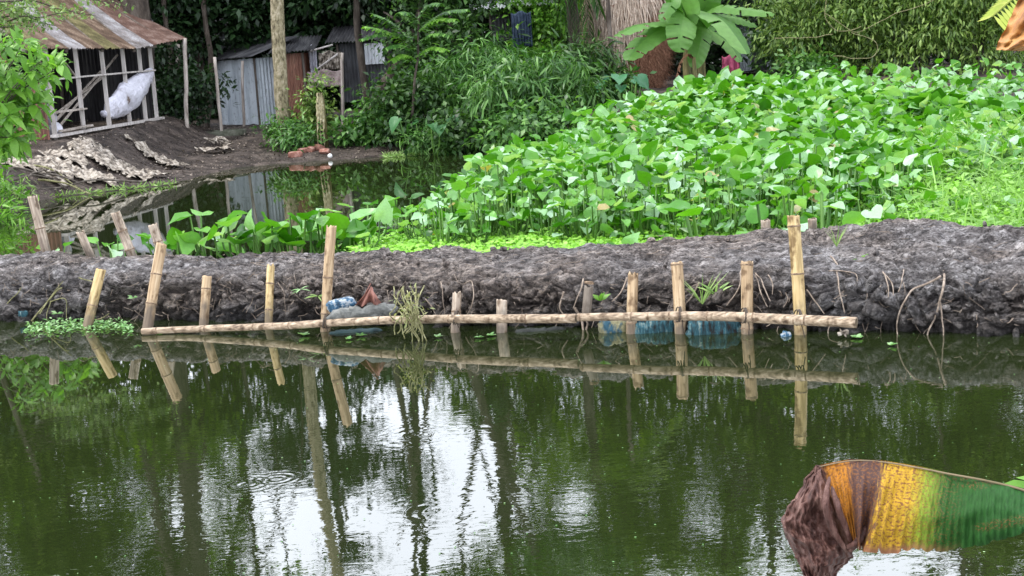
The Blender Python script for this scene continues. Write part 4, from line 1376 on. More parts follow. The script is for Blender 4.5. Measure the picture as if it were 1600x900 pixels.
# two loose posts beyond
for (a, b, Y, l) in (((346, 212), (336, 90), 17.2, 'thin pale post left of the small grey shed'), ((274, 140), (279, 70), 18.6, 'short dark pole behind the corner post of the hut'), ((382, 215), (379, 95), 18.9, 'thin stick leaning on the front of the small grey shed'), ((536, 205), (535, 82), 17.6, 'thin straight post left of the black tin shed')):
    mb = MB(); mb.tube(wob([at(*a, Y) - Vector((0, 0, .3)), at(*a, Y), at((a[0] + b[0]) / 2, (a[1] + b[1]) / 2, Y), at(*b, Y)], .03, 1.4, 10), .034, 8)
    mb.build('wooden_post', WOOD, label=l, cat='post')


def shed(name, label, x0, x1, ytop, ybot, Y, mats, depth=1.6, roof=None, cat='shed', pitch=.076, gaps=None, rmat=ROOF_DARK, over=.25, side=None, turn=0.0):
    """upright sheets between two pixel columns at distance Y"""
    a, b = at(x0, ybot, Y), at(x1, ybot, Y + turn)
    t = at(x0, ytop, Y).z - a.z
    root = thing(name, label, cat, a)
    b.z = a.z
    w = (b - a); wl = w.length; wd = w.normalized(); back = Vector((-wd.y, wd.x, 0))
    if back.y < 0: back = -back
    n = len(mats)
    for k, m_ in enumerate(mats):
        if m_ is None: continue
        place_sheet(wd * wl * k / n + back * (.008 * (k % 2)), wd, (0, 0, 1), wl / n + .03, t, m_, root, k + int(x0), pitch=pitch)
    sm = side or mats[-1] or TIN_DARK
    place_sheet(wd * wl + back * .02, back, (0, 0, 1), depth, t, sm, root, 7, pitch=pitch)
    place_sheet(back * .02, back, (0, 0, 1), depth, t, side or mats[0] or TIN_DARK, root, 8, pitch=pitch)
    place_sheet(back * (depth + .03), wd, (0, 0, 1), wl, t, TIN_DARK, root, 9, pitch=pitch)
    for s in (0.0, 1.0):
        beam(root, wd * wl * s - back * .03 + Vector((0, 0, -.4)), wd * wl * s - back * .03 + Vector((0, 0, t)), .05, .05, WOOD_DARK, 'post')
    if roof:
        rise = roof
        p = -wd * over - back * over + Vector((0, 0, t + .03))
        for k in range(2):
            place_sheet(p + wd * (wl / 2 + over) * k + Vector((0, 0, .012 * k)), wd, back * (depth + over * 2) + Vector((0, 0, rise)), wl / 2 + over + .05, math.hypot(depth + 2 * over, rise), rmat, root, 11 + k, 'dark roof sheet' if k == 0 else None)
    return root


shed('small_shed', 'small bluish grey corrugated tin shed with a dark sloping roof', 346, 408, 95, 195, 19.9, [TIN_GREY, TIN_GREY], .75, .4, rmat=ROOF_DARK, side=TIN_GREY, turn=-.9, pitch=.085)
shed('rusty_shed', 'red brown rusty tin shed beside the pale trunk', 448, 482, 84, 190, 18.8, [TIN_RUST], 1.2, .35, rmat=ROOF_DARK)
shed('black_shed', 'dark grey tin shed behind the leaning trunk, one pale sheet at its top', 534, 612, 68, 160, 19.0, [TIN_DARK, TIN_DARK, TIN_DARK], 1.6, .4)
bs = bpy.data.objects['black_shed']
p = at(571, 101, 18.93) - bs.location
place_sheet(p, (1, 0, 0), (0, 0, 1), .45, at(571, 68, 18.95).z - at(571, 101, 18.95).z, TIN_LIGHT, bs, 3, 'pale new tin sheet')
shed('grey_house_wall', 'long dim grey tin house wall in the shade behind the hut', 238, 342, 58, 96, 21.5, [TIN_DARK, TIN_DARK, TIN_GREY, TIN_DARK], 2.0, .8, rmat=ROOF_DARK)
shed('grey_tin_shed', 'grey tin shed wall at the right, partly hidden by banana leaves', 1150, 1222, 36, 112, 20.0, [TIN_GREY, TIN_DARK, TIN_GREY], 1.6, .4)
shed('raised_house', 'dim house high behind the bushes with a pale ribbed tin roof edge', 768, 838, 16, 66, 19.3, [TIN_DARK, TIN_DARK], 1.2, .5, rmat=TIN_LIGHT, over=.45)

# cloths
def cloth(name, label, px0, px1, py0, py1, Y, mat, cat='cloth', folds=7, rag=.05, seed=0, thick=.012):
    a, b = at(px0, py0, Y), at(px1, py1, Y)
    n, m = 26, 16
    V = []
    for j in range(m + 1):
        for i in range(n + 1):
            s, t = i / n, j / m
            x = a.x + (b.x - a.x) * s
            z = a.z + (b.z - a.z) * (t + (rag * fr((s * 4, seed, 0)) if j == m else 0)) - .03 * math.sin(s * math.pi * 3) * (1 - t)
            V.append((x, a.y + .04 * math.sin(s * folds * 6.28 + 2 * fr((s * 2, t * 2, seed))) * (.3 + t) + .03 * fr((s * 3, t * 3, seed)), z))
    Fs = [(j * (n + 1) + i, j * (n + 1) + i + 1, (j + 1) * (n + 1) + i + 1, (j + 1) * (n + 1) + i) for j in range(m) for i in range(n)]
    o = ob(name, mesh(name, V, Fs, mat), label=label, cat=cat)
    md = o.modifiers.new('thick', 'SOLIDIFY'); md.thickness = thick
    return o


cloth('hanging_cloth', 'dark blue cloth hanging under the high house roof', 798, 832, 20, 72, 18.7, BLUECLOTH)
cloth('hanging_cloth', 'pink red cloth hanging in the shade right of the banana clump', 1128, 1156, 88, 120, 18.6, PINK, folds=3)
cloth('hanging_cloth', 'white cloth hanging beside the rusty shed', 481, 497, 72, 118, 19.0, SACKW, folds=3)
cloth('hanging_cloth', 'pale pleated cloth drooping from the shed roof, right of the white one', 497, 534, 82, 108, 18.9, PLASTIC, folds=8)
cloth('hanging_cloth', 'dull brown sheet draped low between rusty shed and thin post', 480, 535, 112, 134, 18.8, noisemat('dull_brown_cloth', [(.18, .13, .12), (.32, .25, .23), (.42, .35, .32)], 8), folds=2)
for (a, b, l) in (((485, 80), (520, 70), 'pale stick slanting over the white cloth'), ((490, 112), (528, 84), 'pale stick crossing the pleated cloth')):
    mb = MB(); mb.tube([at(*a, 18.7), at(*b, 18.7)], .022, 6); mb.build('stick', WOOD_PALE, label=l, cat='stick')

#PART3
# ------------------------------------------------------------------ straw stack
def haystack():
    c = at(988, 150, 17.4); c.z = gz(c.x, c.y) - .05
    root = thing('straw_stack', 'tall thatched straw stack, pale on top and red brown below', 'straw stack', c)
    root.scale = (.92, .92, .92)
    n, m = 90, 46
    prof = [(0, .62), (.4, .78), (.9, .92), (1.5, .98), (2.1, .86), (2.8, .62), (3.5, .34), (4.1, .1), (4.3, .01)]
    V = []
    zs = np.linspace(0, 4.3, m + 1)
    for z in zs:
        r = np.interp(z, [p[0] for p in prof], [p[1] for p in prof])
        for i in range(n):
            a = 2 * math.pi * i / n
            q = r * (1 + .06 * fr((math.cos(a) * 3, math.sin(a) * 3, z * .8)) + .03 * fr((math.cos(a) * 16, math.sin(a) * 16, z * 1.2)))
            V.append((q * math.cos(a), q * math.sin(a), z))
    Fs = [(j * n + i, j * n + (i + 1) % n, (j + 1) * n + (i + 1) % n, (j + 1) * n + i) for j in range(m) for i in range(n)]
    ob('straw_core', mesh('straw_core', V, Fs, STRAW_BR), root)
    # thatch strands combed down from the top; they hang lower on the left side
    rg = np.random.default_rng(4)
    N_ = 9000
    a = rg.uniform(0, 2 * math.pi, N_)
    leftness = (1 - np.cos(a)) / 2
    zb = np.interp(leftness, [0, .35, .5, .75, 1], [2.4, 1.9, 1.4, .8, .35]) + rg.normal(size=N_) * .10
    z = zb + (4.25 - zb) * rg.random(N_) ** 1.1
    r = np.interp(z, [p[0] for p in prof], [p[1] for p in prof]) * 1.04 + .035 + .02 * rg.random(N_)
    r = np.where(z < 1.5, np.maximum(r, .98), r)
    P = np.stack([r * np.cos(a), r * np.sin(a), z], -1)
    D = np.stack([np.cos(a) * .34, np.sin(a) * .34, -np.ones(N_)], -1)
    D[z < 1.7, :2] *= .15
    D += rg.normal(size=D.shape) * .13
    Nn = np.stack([np.cos(a), np.sin(a), .3 * np.ones(N_)], -1)
    V1, T1 = scatter('grass', P, D, Nn, rg.uniform(.35, .7, N_))
    o = ob('straw_thatch', mesh('straw_thatch', V1, T1, STRAW), root)
    o['kind'] = 'stuff'
    N_ = 5200
    a = rg.uniform(0, 2 * math.pi, N_); z = rg.uniform(.05, 2.2, N_)
    r = np.interp(z, [p[0] for p in prof], [p[1] for p in prof]) * (1 + .02 * rg.normal(size=N_)) + .01
    P = np.stack([r * np.cos(a), r * np.sin(a), z], -1)
    D = np.stack([np.cos(a) * .7, np.sin(a) * .7, -np.ones(N_)], -1) + rg.normal(size=(N_, 3)) * .5
    V1, T1 = scatter('grass', P, D, np.stack([np.cos(a), np.sin(a), 0 * a], -1) + rg.normal(size=(N_, 3)) * .5, rg.uniform(.12, .3, N_))
    o = ob('loose_straw', mesh('loose_straw', V1, T1, STRAW_BR), root)
    o['kind'] = 'stuff'
haystack()


# ------------------------------------------------------------------ banana leaves and clump
def banana_leaf_mesh(path, width, fold=.5, seed=0, mat=BANANA, tears=4, droop_tip=0.0, nrm=None):
    """a blade along a path with pleats, tears and a thick midrib; nrm = rough face normal"""
    W = wob(path, .01, 1, 40)
    rg = random.Random(seed)
    V, Fs = [], []
    tear = [rg.uniform(.15, .95) for _ in range(tears)]
    K = 6
    nn = len(W)
    for i, p in enumerate(W):
        t = i / (nn - 1)
        tan = (W[min(i + 1, nn - 1)] - W[max(i - 1, 0)]).normalized()
        up = Vector(nrm) if nrm else Vector((0, 0, 1))
        side = tan.cross(up); side.normalize(); nr = side.cross(tan).normalized()
        wd = width * (min(1, t * 7) ** .6) * (max(0, 1 - t ** 5) ** .6) * (1 - .08 * abs(t - .5))
        for s in (-1, 1):
            for k in range(K + 1):
                e = k / K
                pleat = .010 * math.sin(i * 1.57 + k * .1) * e
                drop = fold * e * e * wd * .5
                edge = 1 + .10 * fr((t * 9, s * 3, seed), 1, 3)
                V.append(p + side * s * e * wd * edge + nr * (-drop + pleat + .012 * (1 - e)) + tan * e * .04)
    row = 2 * (K + 1)
    for i in range(nn - 1):
        t = i / (nn - 1)
        for si in range(2):
            torn = any(abs(t - q) < .5 / nn and (j % 2 == si) for j, q in enumerate(tear))
            for k in range(K):
                if torn and k >= 1: continue
                a = i * row + si * (K + 1) + k
                Fs.append((a, a + 1, a + row + 1, a + row) if si else (a, a + row, a + row + 1, a + 1))
    return V, Fs, W


MIDRIB = noisemat('pale_green_midrib', [(.24, .34, .12), (.36, .45, .20)], 10, .5, .2, 30)


def banana_leaf(root, path, width, seed, fold=.5, nrm=None, mat=BANANA, rib=.018, tears=4, label=None):
    V, Fs, W = banana_leaf_mesh(path, width, fold, seed, tears=tears, nrm=nrm)
    o = ob('leaf', mesh('leaf', V, Fs, mat), root)
    if label: o['label'] = label
    mb = MB(); mb.tube([w for w in W], [rib * (1 - .85 * i / len(W)) for i in range(len(W))], 6)
    mb.build('midrib', MIDRIB, o)
    return o


bc = at(1078, 156, 14.6)
ban = thing('banana_plant', 'banana plant with broad pale green leaves, left of the pair before the straw stack', 'banana plant', (bc.x, bc.y, gz(bc.x, bc.y)))
Ob = Vector(ban.location)
def bp_(px, py, Y): return at(px, py, Y) - Ob
mb = MB(); mb.tube(wob([(0, 0, -.1), bp_(1073, 100, 14.6), bp_(1078, 40, 14.6), bp_(1066, 10, 14.55)], .01, 1, 16), [.09 - .003 * i for i in range(17)], 14); mb.build('pseudostem', STEM_BAN, ban)
for i, (x, y) in enumerate(((1070, 60), (1080, 75))):
    pass
hub = (1073, 32, 14.55)
LV = [  # path in (px, py, Y) from the crown outwards, half width, normal
    ([hub, (1040, 40, 14.3), (1000, 70, 14.0), (984, 92, 13.8)], .125, (-.3, -.7, .6)),
    ([(1066, 30, 14.5), (1040, 34, 14.3), (1000, 40, 14.0), (965, 56, 13.7)], .105, (-.2, -.4, .9)),
    ([hub, (1072, 20, 14.3), (1058, -25, 14.2), (1092, -60, 14.2)], .14, (-.5, -.8, .3)),
    ([(1070, 30, 14.4), (1068, 26, 14.2), (1064, 50, 14.0), (1062, 79, 13.95)], .135, (0, -1, .15)),
    ([(1062, 20, 14.4), (1052, 10, 14.2), (1050, 5, 14.1), (1034, 30, 14.0)], .08, (-.3, -.8, .4)),
]
for i, (pth, w, nr) in enumerate(LV):
    banana_leaf(ban, [bp_(*q) for q in pth], w * 2.0, 100 + i, .30, nr, rib=.013)
ban2b = at(1094, 156, 14.9)
ban2 = thing('banana_plant', 'banana plant whose long leaves arch to the right over the grey tin shed', 'banana plant', (ban2b.x, ban2b.y, gz(ban2b.x, ban2b.y)))
Ob = Vector(ban2.location)
mb = MB(); mb.tube(wob([(0, 0, -.1), bp_(1096, 100, 14.9), bp_(1092, 40, 14.9), bp_(1088, 10, 14.9)], .01, 1, 16), [.085 - .003 * i for i in range(17)], 14); mb.build('pseudostem', STEM_BAN, ban2)
LV = [
    ([(1090, 30, 14.85), (1094, 18, 14.5), (1130, 34, 14.1), (1166, 82, 13.8)], .17, (.45, -.65, .6)),
    ([(1092, 35, 14.9), (1100, 40, 14.7), (1135, 66, 14.6), (1156, 95, 14.5)], .09, (.3, -.6, .5)),
    ([(1092, 28, 14.9), (1120, 12, 14.7), (1160, 16, 14.6), (1207, 22, 14.5)], .085, (0, -.5, .85)),
    ([(1092, 30, 14.8), (1096, 48, 14.5), (1092, 75, 14.3), (1084, 104, 14.2)], .11, (.1, -1, .1)),
    ([(1092, 25, 14.9), (1106, 0, 14.8), (1120, -30, 14.8), (1150, -40, 14.7)], .14, (.4, -.7, .5)),
    ([(1092, 25, 14.9), (1120, 26, 14.8), (1150, 30, 14.8), (1180, 40, 14.8)], .07, (.1, -.6, .8)),
    ([(1088, 25, 14.9), (1080, -10, 14.8), (1075, -40, 14.8), (1060, -60, 14.7)], .12, (0, -.9, .4)),
]
for i, (pth, w, nr) in enumerate(LV):
    banana_leaf(ban2, [bp_(*q) for q in pth], w * 1.85, 120 + i, .30, nr, rib=.013)
# a withered sucker
b = at(1086, 160, 14.2)
suck = thing('banana_sucker', 'young brown banana stem at the foot of the banana pair', 'banana plant', (b.x, b.y, gz(b.x, b.y)))
mb = MB(); mb.tube([(0, 0, -.1), (.02, 0, .5), (.01, 0, .95)], [.06, .05, .03], 10); mb.build('pseudostem', STEM_BAN, suck)
V, Fs, W_ = banana_leaf_mesh([(0, 0, .9), (-.1, -.1, 1.0), (-.25, -.15, .85), (-.34, -.2, .5)], .05, .6, 5)
ob('dead_leaf', mesh('dead_leaf', V, Fs, STRAW_BR), suck)


# ------------------------------------------------------------------ water hyacinth
def hy_leaf_mesh(seed):
    """a broad heart shaped, cupped blade; x along the leaf, unit length"""
    rg = random.Random(seed)
    out = [(0, 0), (-.08, .16), (-.02, .34), (.18, .47), (.42, .49), (.66, .40), (.86, .22), (1.03, 0)]
    asym = rg.uniform(.88, 1.1)
    cup = rg.uniform(.12, .55)
    curl = rg.uniform(-.35, .16)
    V = []
    def put(x, y):
        r2 = (x - .45) ** 2
        z = cup * abs(y) ** 1.3 * 1.1 + curl * max(0, x - .3) ** 2 * 1.4 + .05 * math.sin(x * 9 + y * 8 + seed)
        V.append((x, y * (asym if y > 0 else 1), z))
    spine = [(0, 0), (.2, 0), (.45, 0), (.72, 0), (1.03, 0)]
    for x, y in spine: put(x, y)                                     # 0..4
    L_ = [(-.10, .17), (-.02, .37), (.20, .48), (.48, .44), (.78, .23)]
    Lm = [(.16, .25), (.44, .24), (.70, .14)]
    for s in (1, -1):
        for x, y in L_: put(x, y * s)                                # 5..9 / 13..17
        for x, y in Lm: put(x, y * s)                                # 10..12 / 18..20
    Fs = []
    for s, o in ((1, 5), (-1, 13)):
        e = [o, o + 1, o + 2, o + 3, o + 4]; m_ = [o + 5, o + 6, o + 7]
        q = [(0, m_[0], e[0]), (e[0], m_[0], e[1]), (e[1], m_[0], e[2]), (e[2], m_[0], m_[1]), (e[2], m_[1], e[3]), (e[3], m_[1], m_[2]), (e[3], m_[2], e[4]), (e[4], m_[2], 4),
             (0, 1, m_[0]), (1, 2, m_[0]), (m_[0], 2, m_[1]), (2, 3, m_[1]), (m_[1], 3, m_[2]), (3, 4, m_[2])]
        Fs += q if s > 0 else [tuple(reversed(f)) for f in q]
    return V, Fs


HY = [hy_leaf_mesh(i) for i in range(6)]
HYM = [mesh('hyacinth_leaf', v, f, HYAC) for v, f in HY]
for k, (v, f) in enumerate(HY):
    TPL['hy%d' % k] = (np.array(v), np.array([t if t[0] >= 0 else t for t in f]))


def hy_frames(seed, n, hmin, hmax, spread, size):
    """leaf positions of one rosette: (tip of stalk, direction, normal, size)"""
    rg = random.Random(seed)
    R = []
    for i in range(n):
        a = i * 2.4 + rg.uniform(-.4, .4)
        h = rg.uniform(hmin, hmax) if i % 3 else rg.uniform(.3, 1.3) * hmin + .02
        s = spread * rg.uniform(.5, 1.25) * (1.3 if i % 4 == 0 else 1)
        p = Vector((math.cos(a) * s, math.sin(a) * s, h))
        tilt = rg.choice([rg.uniform(-.7, .2), rg.uniform(-.3, .6), rg.uniform(.2, 1.2)])      # + = blade stands up
        yaw = a + rg.uniform(-.7, .7)
        d = Vector((math.cos(yaw) * math.cos(tilt), math.sin(yaw) * math.cos(tilt), math.sin(tilt)))
        up = Vector((rg.uniform(-.7, .7), rg.uniform(-.8, .4), 1))
        up = (up - d * up.dot(d)).normalized()
        R.append((p, d, up, size * rg.uniform(.75, 1.2)))
    return R


def stalk_mesh(R, seed, r=.0075):
    mb = MB(); rg = random.Random(seed)
    for p, d, up, s in R:
        b = Vector((p.x * .2 + rg.uniform(-.02, .02), p.y * .2 + rg.uniform(-.02, .02), -.04))
        mid = b.lerp(p, .5) + Vector((p.x * .25, p.y * .25, -.02))
        mb.tube([b, mid, p, p + d * s * .05], [r * 1.9, r * 1.2, r, r * .6], 5, False)
    return mb


def hy_template(seed, n, hmin, hmax, spread, size):
    R = hy_frames(seed, n, hmin, hmax, spread, size)
    mb = stalk_mesh(R, seed)
    return R, mesh('stalks', mb.v, mb.f, STALK)


def hy_plant(tpl, loc, rz, sc, label, group, name='water_hyacinth'):
    R, sm = tpl
    t = thing(name, label, 'water hyacinth', loc, rz, group)
    t.scale = (sc,) * 3
    ob('stalks', sm, t)
    for i, (p, d, up, s) in enumerate(R):
        o = ob('leaf', HYM[(i + len(R)) % 6], t)
        y = up.cross(d).normalized()
        M4 = Matrix((d, y, up)).transposed().to_4x4()
        o.matrix_basis = Matrix.Translation(p) @ M4 @ Matrix.Scale(s, 4)
    return t


TP = [hy_template(300 + i, 11 + i % 3, .20, .54, .18, .142) for i in range(7)]
TPL_LOW = [hy_template(400 + i, 6, .05, .22, .13, .12) for i in range(4)]
TPL_BIG = [hy_template(500 + i, 6 + i % 2, .12, .34, .12, .20) for i in range(6)]

BED = [(-1.05, 5.3), (-1.15, 6.8), (-1.05, 7.4), (-.82, 8.1), (-.50, 10.0), (-.10, 11.6), (.65, 12.6), (1.4, 14.6), (2.3, 17.0), (4.2, 19.5), (7, 24), (19, 24), (19, 5.5), (4, 5.5)]


def in_bed(x, y):
    return bool(pt_in_poly(np.array([x]), np.array([y]), BED)[0])


def bed_place(x, y):
    """survey station of the bed -> point on the ground"""
    zo = float(1.1 * np.clip((y - 9.6) / 8.5, 0, 1.12) * sstep(-.6, 3.0, x))
    q = og(x, y, zo, zo * .72)
    q.z = max(0.0, gz(q.x, q.y))
    return q


def near_edge(x):
    """y where the tall plants start"""
    return float(np.interp(x, [-1.6, 0, 1.5, 3.2, 4.4, 6], [6.75, 7.2, 7.35, 7.5, 8.4, 9.7])) + .25 * fr((x * 1.2, 2, 0), 1, 2)


def where(x, y):
    """which landmark of the bank a plant stands behind, as the photograph shows it"""
    c = pix((x, y, .3))[0]
    for lim, w in ((640, 'at the left tip of the bed'), (750, 'behind the stake right of the vine tangle'), (850, 'behind the muddy bamboo stub'), (950, 'behind the root filled join of the rails'), (1022, 'behind the notched stake'),
                   (1110, 'behind the thick knotted stake'), (1205, 'behind the thick straight stake'), (1290, 'behind the tallest stake'), (1430, 'just right of the tallest stake'), (9999, 'near the right edge')):
        if c < lim: return w


def below_skyline(p, h=.42):
    cx, cy = pix((p[0], p[1], p[2] + h))
    return cy > np.interp(cx, [700, 850, 960, 1050, 1130, 1190, 1300, 1600], [238, 218, 170, 158, 138, 122, 113, 107])


def place_bed():
    rg = random.Random(11)
    spots = []
    y = 6.1
    while y < 9.6:
        x = -1.8
        while x < 6.5:
            px, py = x + rg.uniform(-.13, .13), y + rg.uniform(-.13, .13)
            if in_bed(px, py) and abs(px) < py * .74 and py > near_edge(px):
                spots.append((py, px))
            x += .265
        y += .265
    spots.sort()
    spots = spots[:285]
    # rows beyond those go into one mass
    lim = max(s[0] for s in spots)
    for i, (py, px) in enumerate(spots):
        e = py - near_edge(px)
        sc = (.82 + .30 * min(1, e / 1.3)) * rg.uniform(.85, 1.15)
        le = dist_poly(np.array([px]), np.array([py]), BED)[0] if px < .8 else 1
        sc *= 1.08 * (.62 + .38 * min(1, le / .5))
        q = bed_place(px, py)
        hy_plant(TP[rg.randrange(7)], q, rg.uniform(0, 6.28), sc * .88,
                 ('front row' if e < .32 else 'second row' if e < .7 else 'further in') + ' hyacinth with glossy leaves ' + where(q.x, q.y), ('front row' if e < .32 else 'second row' if e < .7 else 'inner') + ' hyacinths ' + where(q.x, q.y))
    # the mass behind
    P = {k: ([], [], [], []) for k in range(6)}
    ST, SD, SN, SS = [], [], [], []
    y = lim - .1
    while y < 23.5:
        st = .255 + .010 * (y - lim)
        x = -2
        while x < 18:
            px, py = x + rg.uniform(-.14, .14), y + rg.uniform(-.14, .14)
            if in_bed(px, py) and px < py * .80 and py > lim - .15 and py > near_edge(px):
                q0 = bed_place(px, py); gx, gy, z0 = q0
                if not below_skyline(q0):
                    x += st
                    continue
                grow = 1.05 + .03 * (py - lim)
                R = hy_frames(rg.randrange(100000), 9, .2, .5, .16, .145)
                a = rg.uniform(0, 6.28); ca, sa = math.cos(a), math.sin(a)
                for p, d, up, s in R:
                    k = rg.randrange(6)
                    q = Vector((p.x * ca - p.y * sa, p.x * sa + p.y * ca, p.z)) * min(grow, 1.35)
                    P[k][0].append((gx + q.x, gy + q.y * 1.5, z0 + q.z)); P[k][1].append((d.x * ca - d.y * sa, d.x * sa + d.y * ca, d.z)); P[k][2].append((up.x * ca - up.y * sa, up.x * sa + up.y * ca, up.z)); P[k][3].append(s * grow)
                    if py < 14:
                        ST.append((gx + q.x * .3, gy + q.y * .3, z0)); v = Vector((q.x * .7, q.y * .7, q.z)); SD.append(v); SN.append((rg.uniform(-1, 1), -1, .1)); SS.append(v.length)
            x += st
        y += st
    y = 21.5
    while y < 33.5:
        x = float(np.interp(y, [21, 25, 33], [4.6, 3.6, 5.6]))
        while x < 14:
            gx, gy = x + rg.uniform(-.2, .2), y + rg.uniform(-.25, .25)
            z0 = gz(gx, gy)
            cx, cy = pix((gx, gy, z0 + .4))
            if cx < 1720 and cy < 175 and below_skyline((gx, gy, z0)):
                for p, d, up, s in hy_frames(rg.randrange(100000), 8, .2, .5, .2, .155):
                    k = rg.randrange(6)
                    P[k][0].append((gx + p.x, gy + p.y * 1.4, z0 + p.z * 1.15)); P[k][1].append(tuple(d)); P[k][2].append(tuple(up)); P[k][3].append(s)
            x += .38
        y += .5
    V, T = join([scatter('hy%d' % k, *P[k]) for k in range(6)])
    ob('water_hyacinth_bed', mesh('water_hyacinth_bed', V, T, HYAC), label='dense far part of the water hyacinth bed rising to the trees', cat='water hyacinths', kind='stuff')
    V, T = scatter('grass', ST, SD, SN, SS)
    ob('hyacinth_stalks', mesh('hyacinth_stalks', V, T, STALK), label='upright green stalks under the far hyacinth leaves', cat='stalks', kind='stuff')


place_bed()


def low_mat():
    """floating weed and creeping leaves between the dyke and the tall plants, and up the right side"""
    rg = np.random.default_rng(8)
    N_ = 90000
    X = rg.uniform(-1.7, 8, N_); Y = 5.2 + 5.5 * rg.random(N_) ** 1.3
    ok = pt_in_poly(X, Y, [(-1.45, 5.1), (-1.55, 6.4), (-1.5, 7.4), (9, 10.8), (9, 5.1)]) & (np.abs(X) < Y * .76)
    X, Y = X[ok], Y[ok]
    lump = np.array([noise.fractal(Vector((a * 2.2, b * 2.2, 0)), 1, 2, 3) for a, b in zip(X, Y)])
    rgt = np.clip((X - 3.0) / 2.0, 0, 1) * np.clip((Y - 6.0) / 2.5, 0, 1)
    Z = .015 + np.clip(.05 + .05 * lump, 0, .2) * rg.random(len(X)) + rgt * (.22 + .16 * lump) * rg.random(len(X)) ** .5
    X, Y = og_arrays(X, Y)
    Z += np.maximum(0, ground_z(X, Y))
    n = len(X)
    D = rg.normal(size=(n, 3)); D[:, 2] = np.abs(D[:, 2]) * .3
    Nn = rg.normal(size=(n, 3)) * .35 + np.array([0, -.2, 1])
    V, T = scatter('disc', np.stack([X, Y, Z], -1), D, Nn, rg.uniform(.022, .052, n))
    ob('floating_weed', mesh('floating_weed', V, T, DUCK), label='bright mat of small floating weed between bank and hyacinths', cat='floating weed', kind='stuff')
    # weedy water surface under it
    xs, ys = np.arange(-1.7, 9, .1), np.arange(5.0, 11, .1)
    XX, YY = np.meshgrid(xs, ys)
    GX, GY = og_arrays(XX.ravel(), YY.ravel())
    Z = .010 + np.maximum(0, ground_z(GX, GY))
    Vv = np.stack([GX, GY, Z], -1).reshape(-1, 3)
    ny, nx = XX.shape
    i = np.arange(ny - 1)[:, None] * nx + np.arange(nx - 1)[None]
    Q = np.stack([i, i + 1, i + nx + 1, i + nx], -1).reshape(-1, 4)
    cx, cy = XX.ravel()[Q].mean(1), YY.ravel()[Q].mean(1)
    e = pt_in_poly(cx, cy, [(-1.35, 5.0), (-1.45, 6.4), (-1.4, 7.4), (9, 10.8), (9, 5.0)])
    ob('weed_sheet', mesh('weed_sheet', Vv, Q[e], noisemat('weed_film', [(.03, .08, .012), (.07, .17, .025), (.12, .26, .04)], 22)), label='green film of tiny weed on the water under the floating leaves', cat='weed', kind='stuff')
    # grassy creepers in the right corner, tall thin blades
    N_ = 15000
    X = rg.uniform(3.2, 11, N_); Y = rg.uniform(6.2, 15, N_)
    ok = (X > Y * .55 + .1 + rg.normal(size=N_) * .35) & (X < Y * .78) & (np.array([in_bed(a, b) for a, b in zip(X, Y)]))
    X, Y = X[ok], Y[ok]; n = len(X)
    top = .16 + .34 * np.clip((Y - 6.5) / 4, 0, 1)
    _q = [bed_place(a, b) for a, b in zip(X, Y)]
    X = np.array([q.x for q in _q]); Y = np.array([q.y for q in _q]); G = np.array([q.z for q in _q])
    P = np.stack([X, Y, G + top * rg.random(n) ** .6], -1)
    D = rg.normal(size=(n, 3)) * np.array([1, 1, .5]) + np.array([0, -.2, .3])
    V, T = scatter('grass', P, D, rg.normal(size=(n, 3)) + np.array([0, -.5, 1]), rg.uniform(.15, .42, n))
    V2, T2 = scatter('oval', P + rg.normal(size=(n, 3)) * .08, D, rg.normal(size=(n, 3)) * .6 + np.array([0, -.5, 1]), rg.uniform(.05, .10, n))
    V, T = join([(V, T), (V2, T2)])
    ob('creeping_grass', mesh('creeping_grass', V, T, VMAT), label='tangle of creeping grass and small leaves along the right edge', cat='grass', kind='stuff')


low_mat()

# single young hyacinths standing in the water behind the dyke
GY = 'young water hyacinths in the back water'
for i, (px, py, Y, sc, l) in enumerate((
        (178, 408, 5.6, .72, 'small young water hyacinth between two leaning back stakes'),
        (245, 402, 5.75, .62, 'tiny water hyacinth beside the hollow topped back stake'),
        (292, 402, 5.7, 1.0, 'water hyacinth with round pale leaves, leftmost of the big ones'),
        (328, 400, 5.8, 1.15, 'tallest round leaved water hyacinth in the back water'),
        (366, 402, 5.75, 1.1, 'water hyacinth with two high pale leaves, right of the tallest'),
        (392, 403, 5.6, .85, 'low dark green water hyacinth between the two taller groups'),
        (418, 402, 5.7, 1.1, 'water hyacinth with a sharply folded pale leaf'),
        (452, 402, 5.7, 1.05, 'water hyacinth just left of the tall split stake'),
        (478, 398, 5.8, 1.35, 'high water hyacinth leaning on the left of the tall split stake'),
        (500, 396, 5.8, 1.0, 'water hyacinth directly behind the tall split stake'),
        (540, 393, 5.9, 1.0, 'water hyacinth at the near tip of the bed, right of the tall split stake'),
        (575, 392, 5.9, .85, 'low broad water hyacinth near the tip of the bed'),
        (85, 408, 5.6, .5, 'tiny sprout beside the leftmost back stake'))):
    p = at(px, py, Y)
    p = atz(*pix(p), .0) if i != 12 else p
    hy_plant(TPL_BIG[i % 6], (p.x, max(p.y, back_y(p.x) + .25) if i != 12 else p.y, -.01 if i != 12 else .2), i * 1.3, sc * 1.12, l, GY)
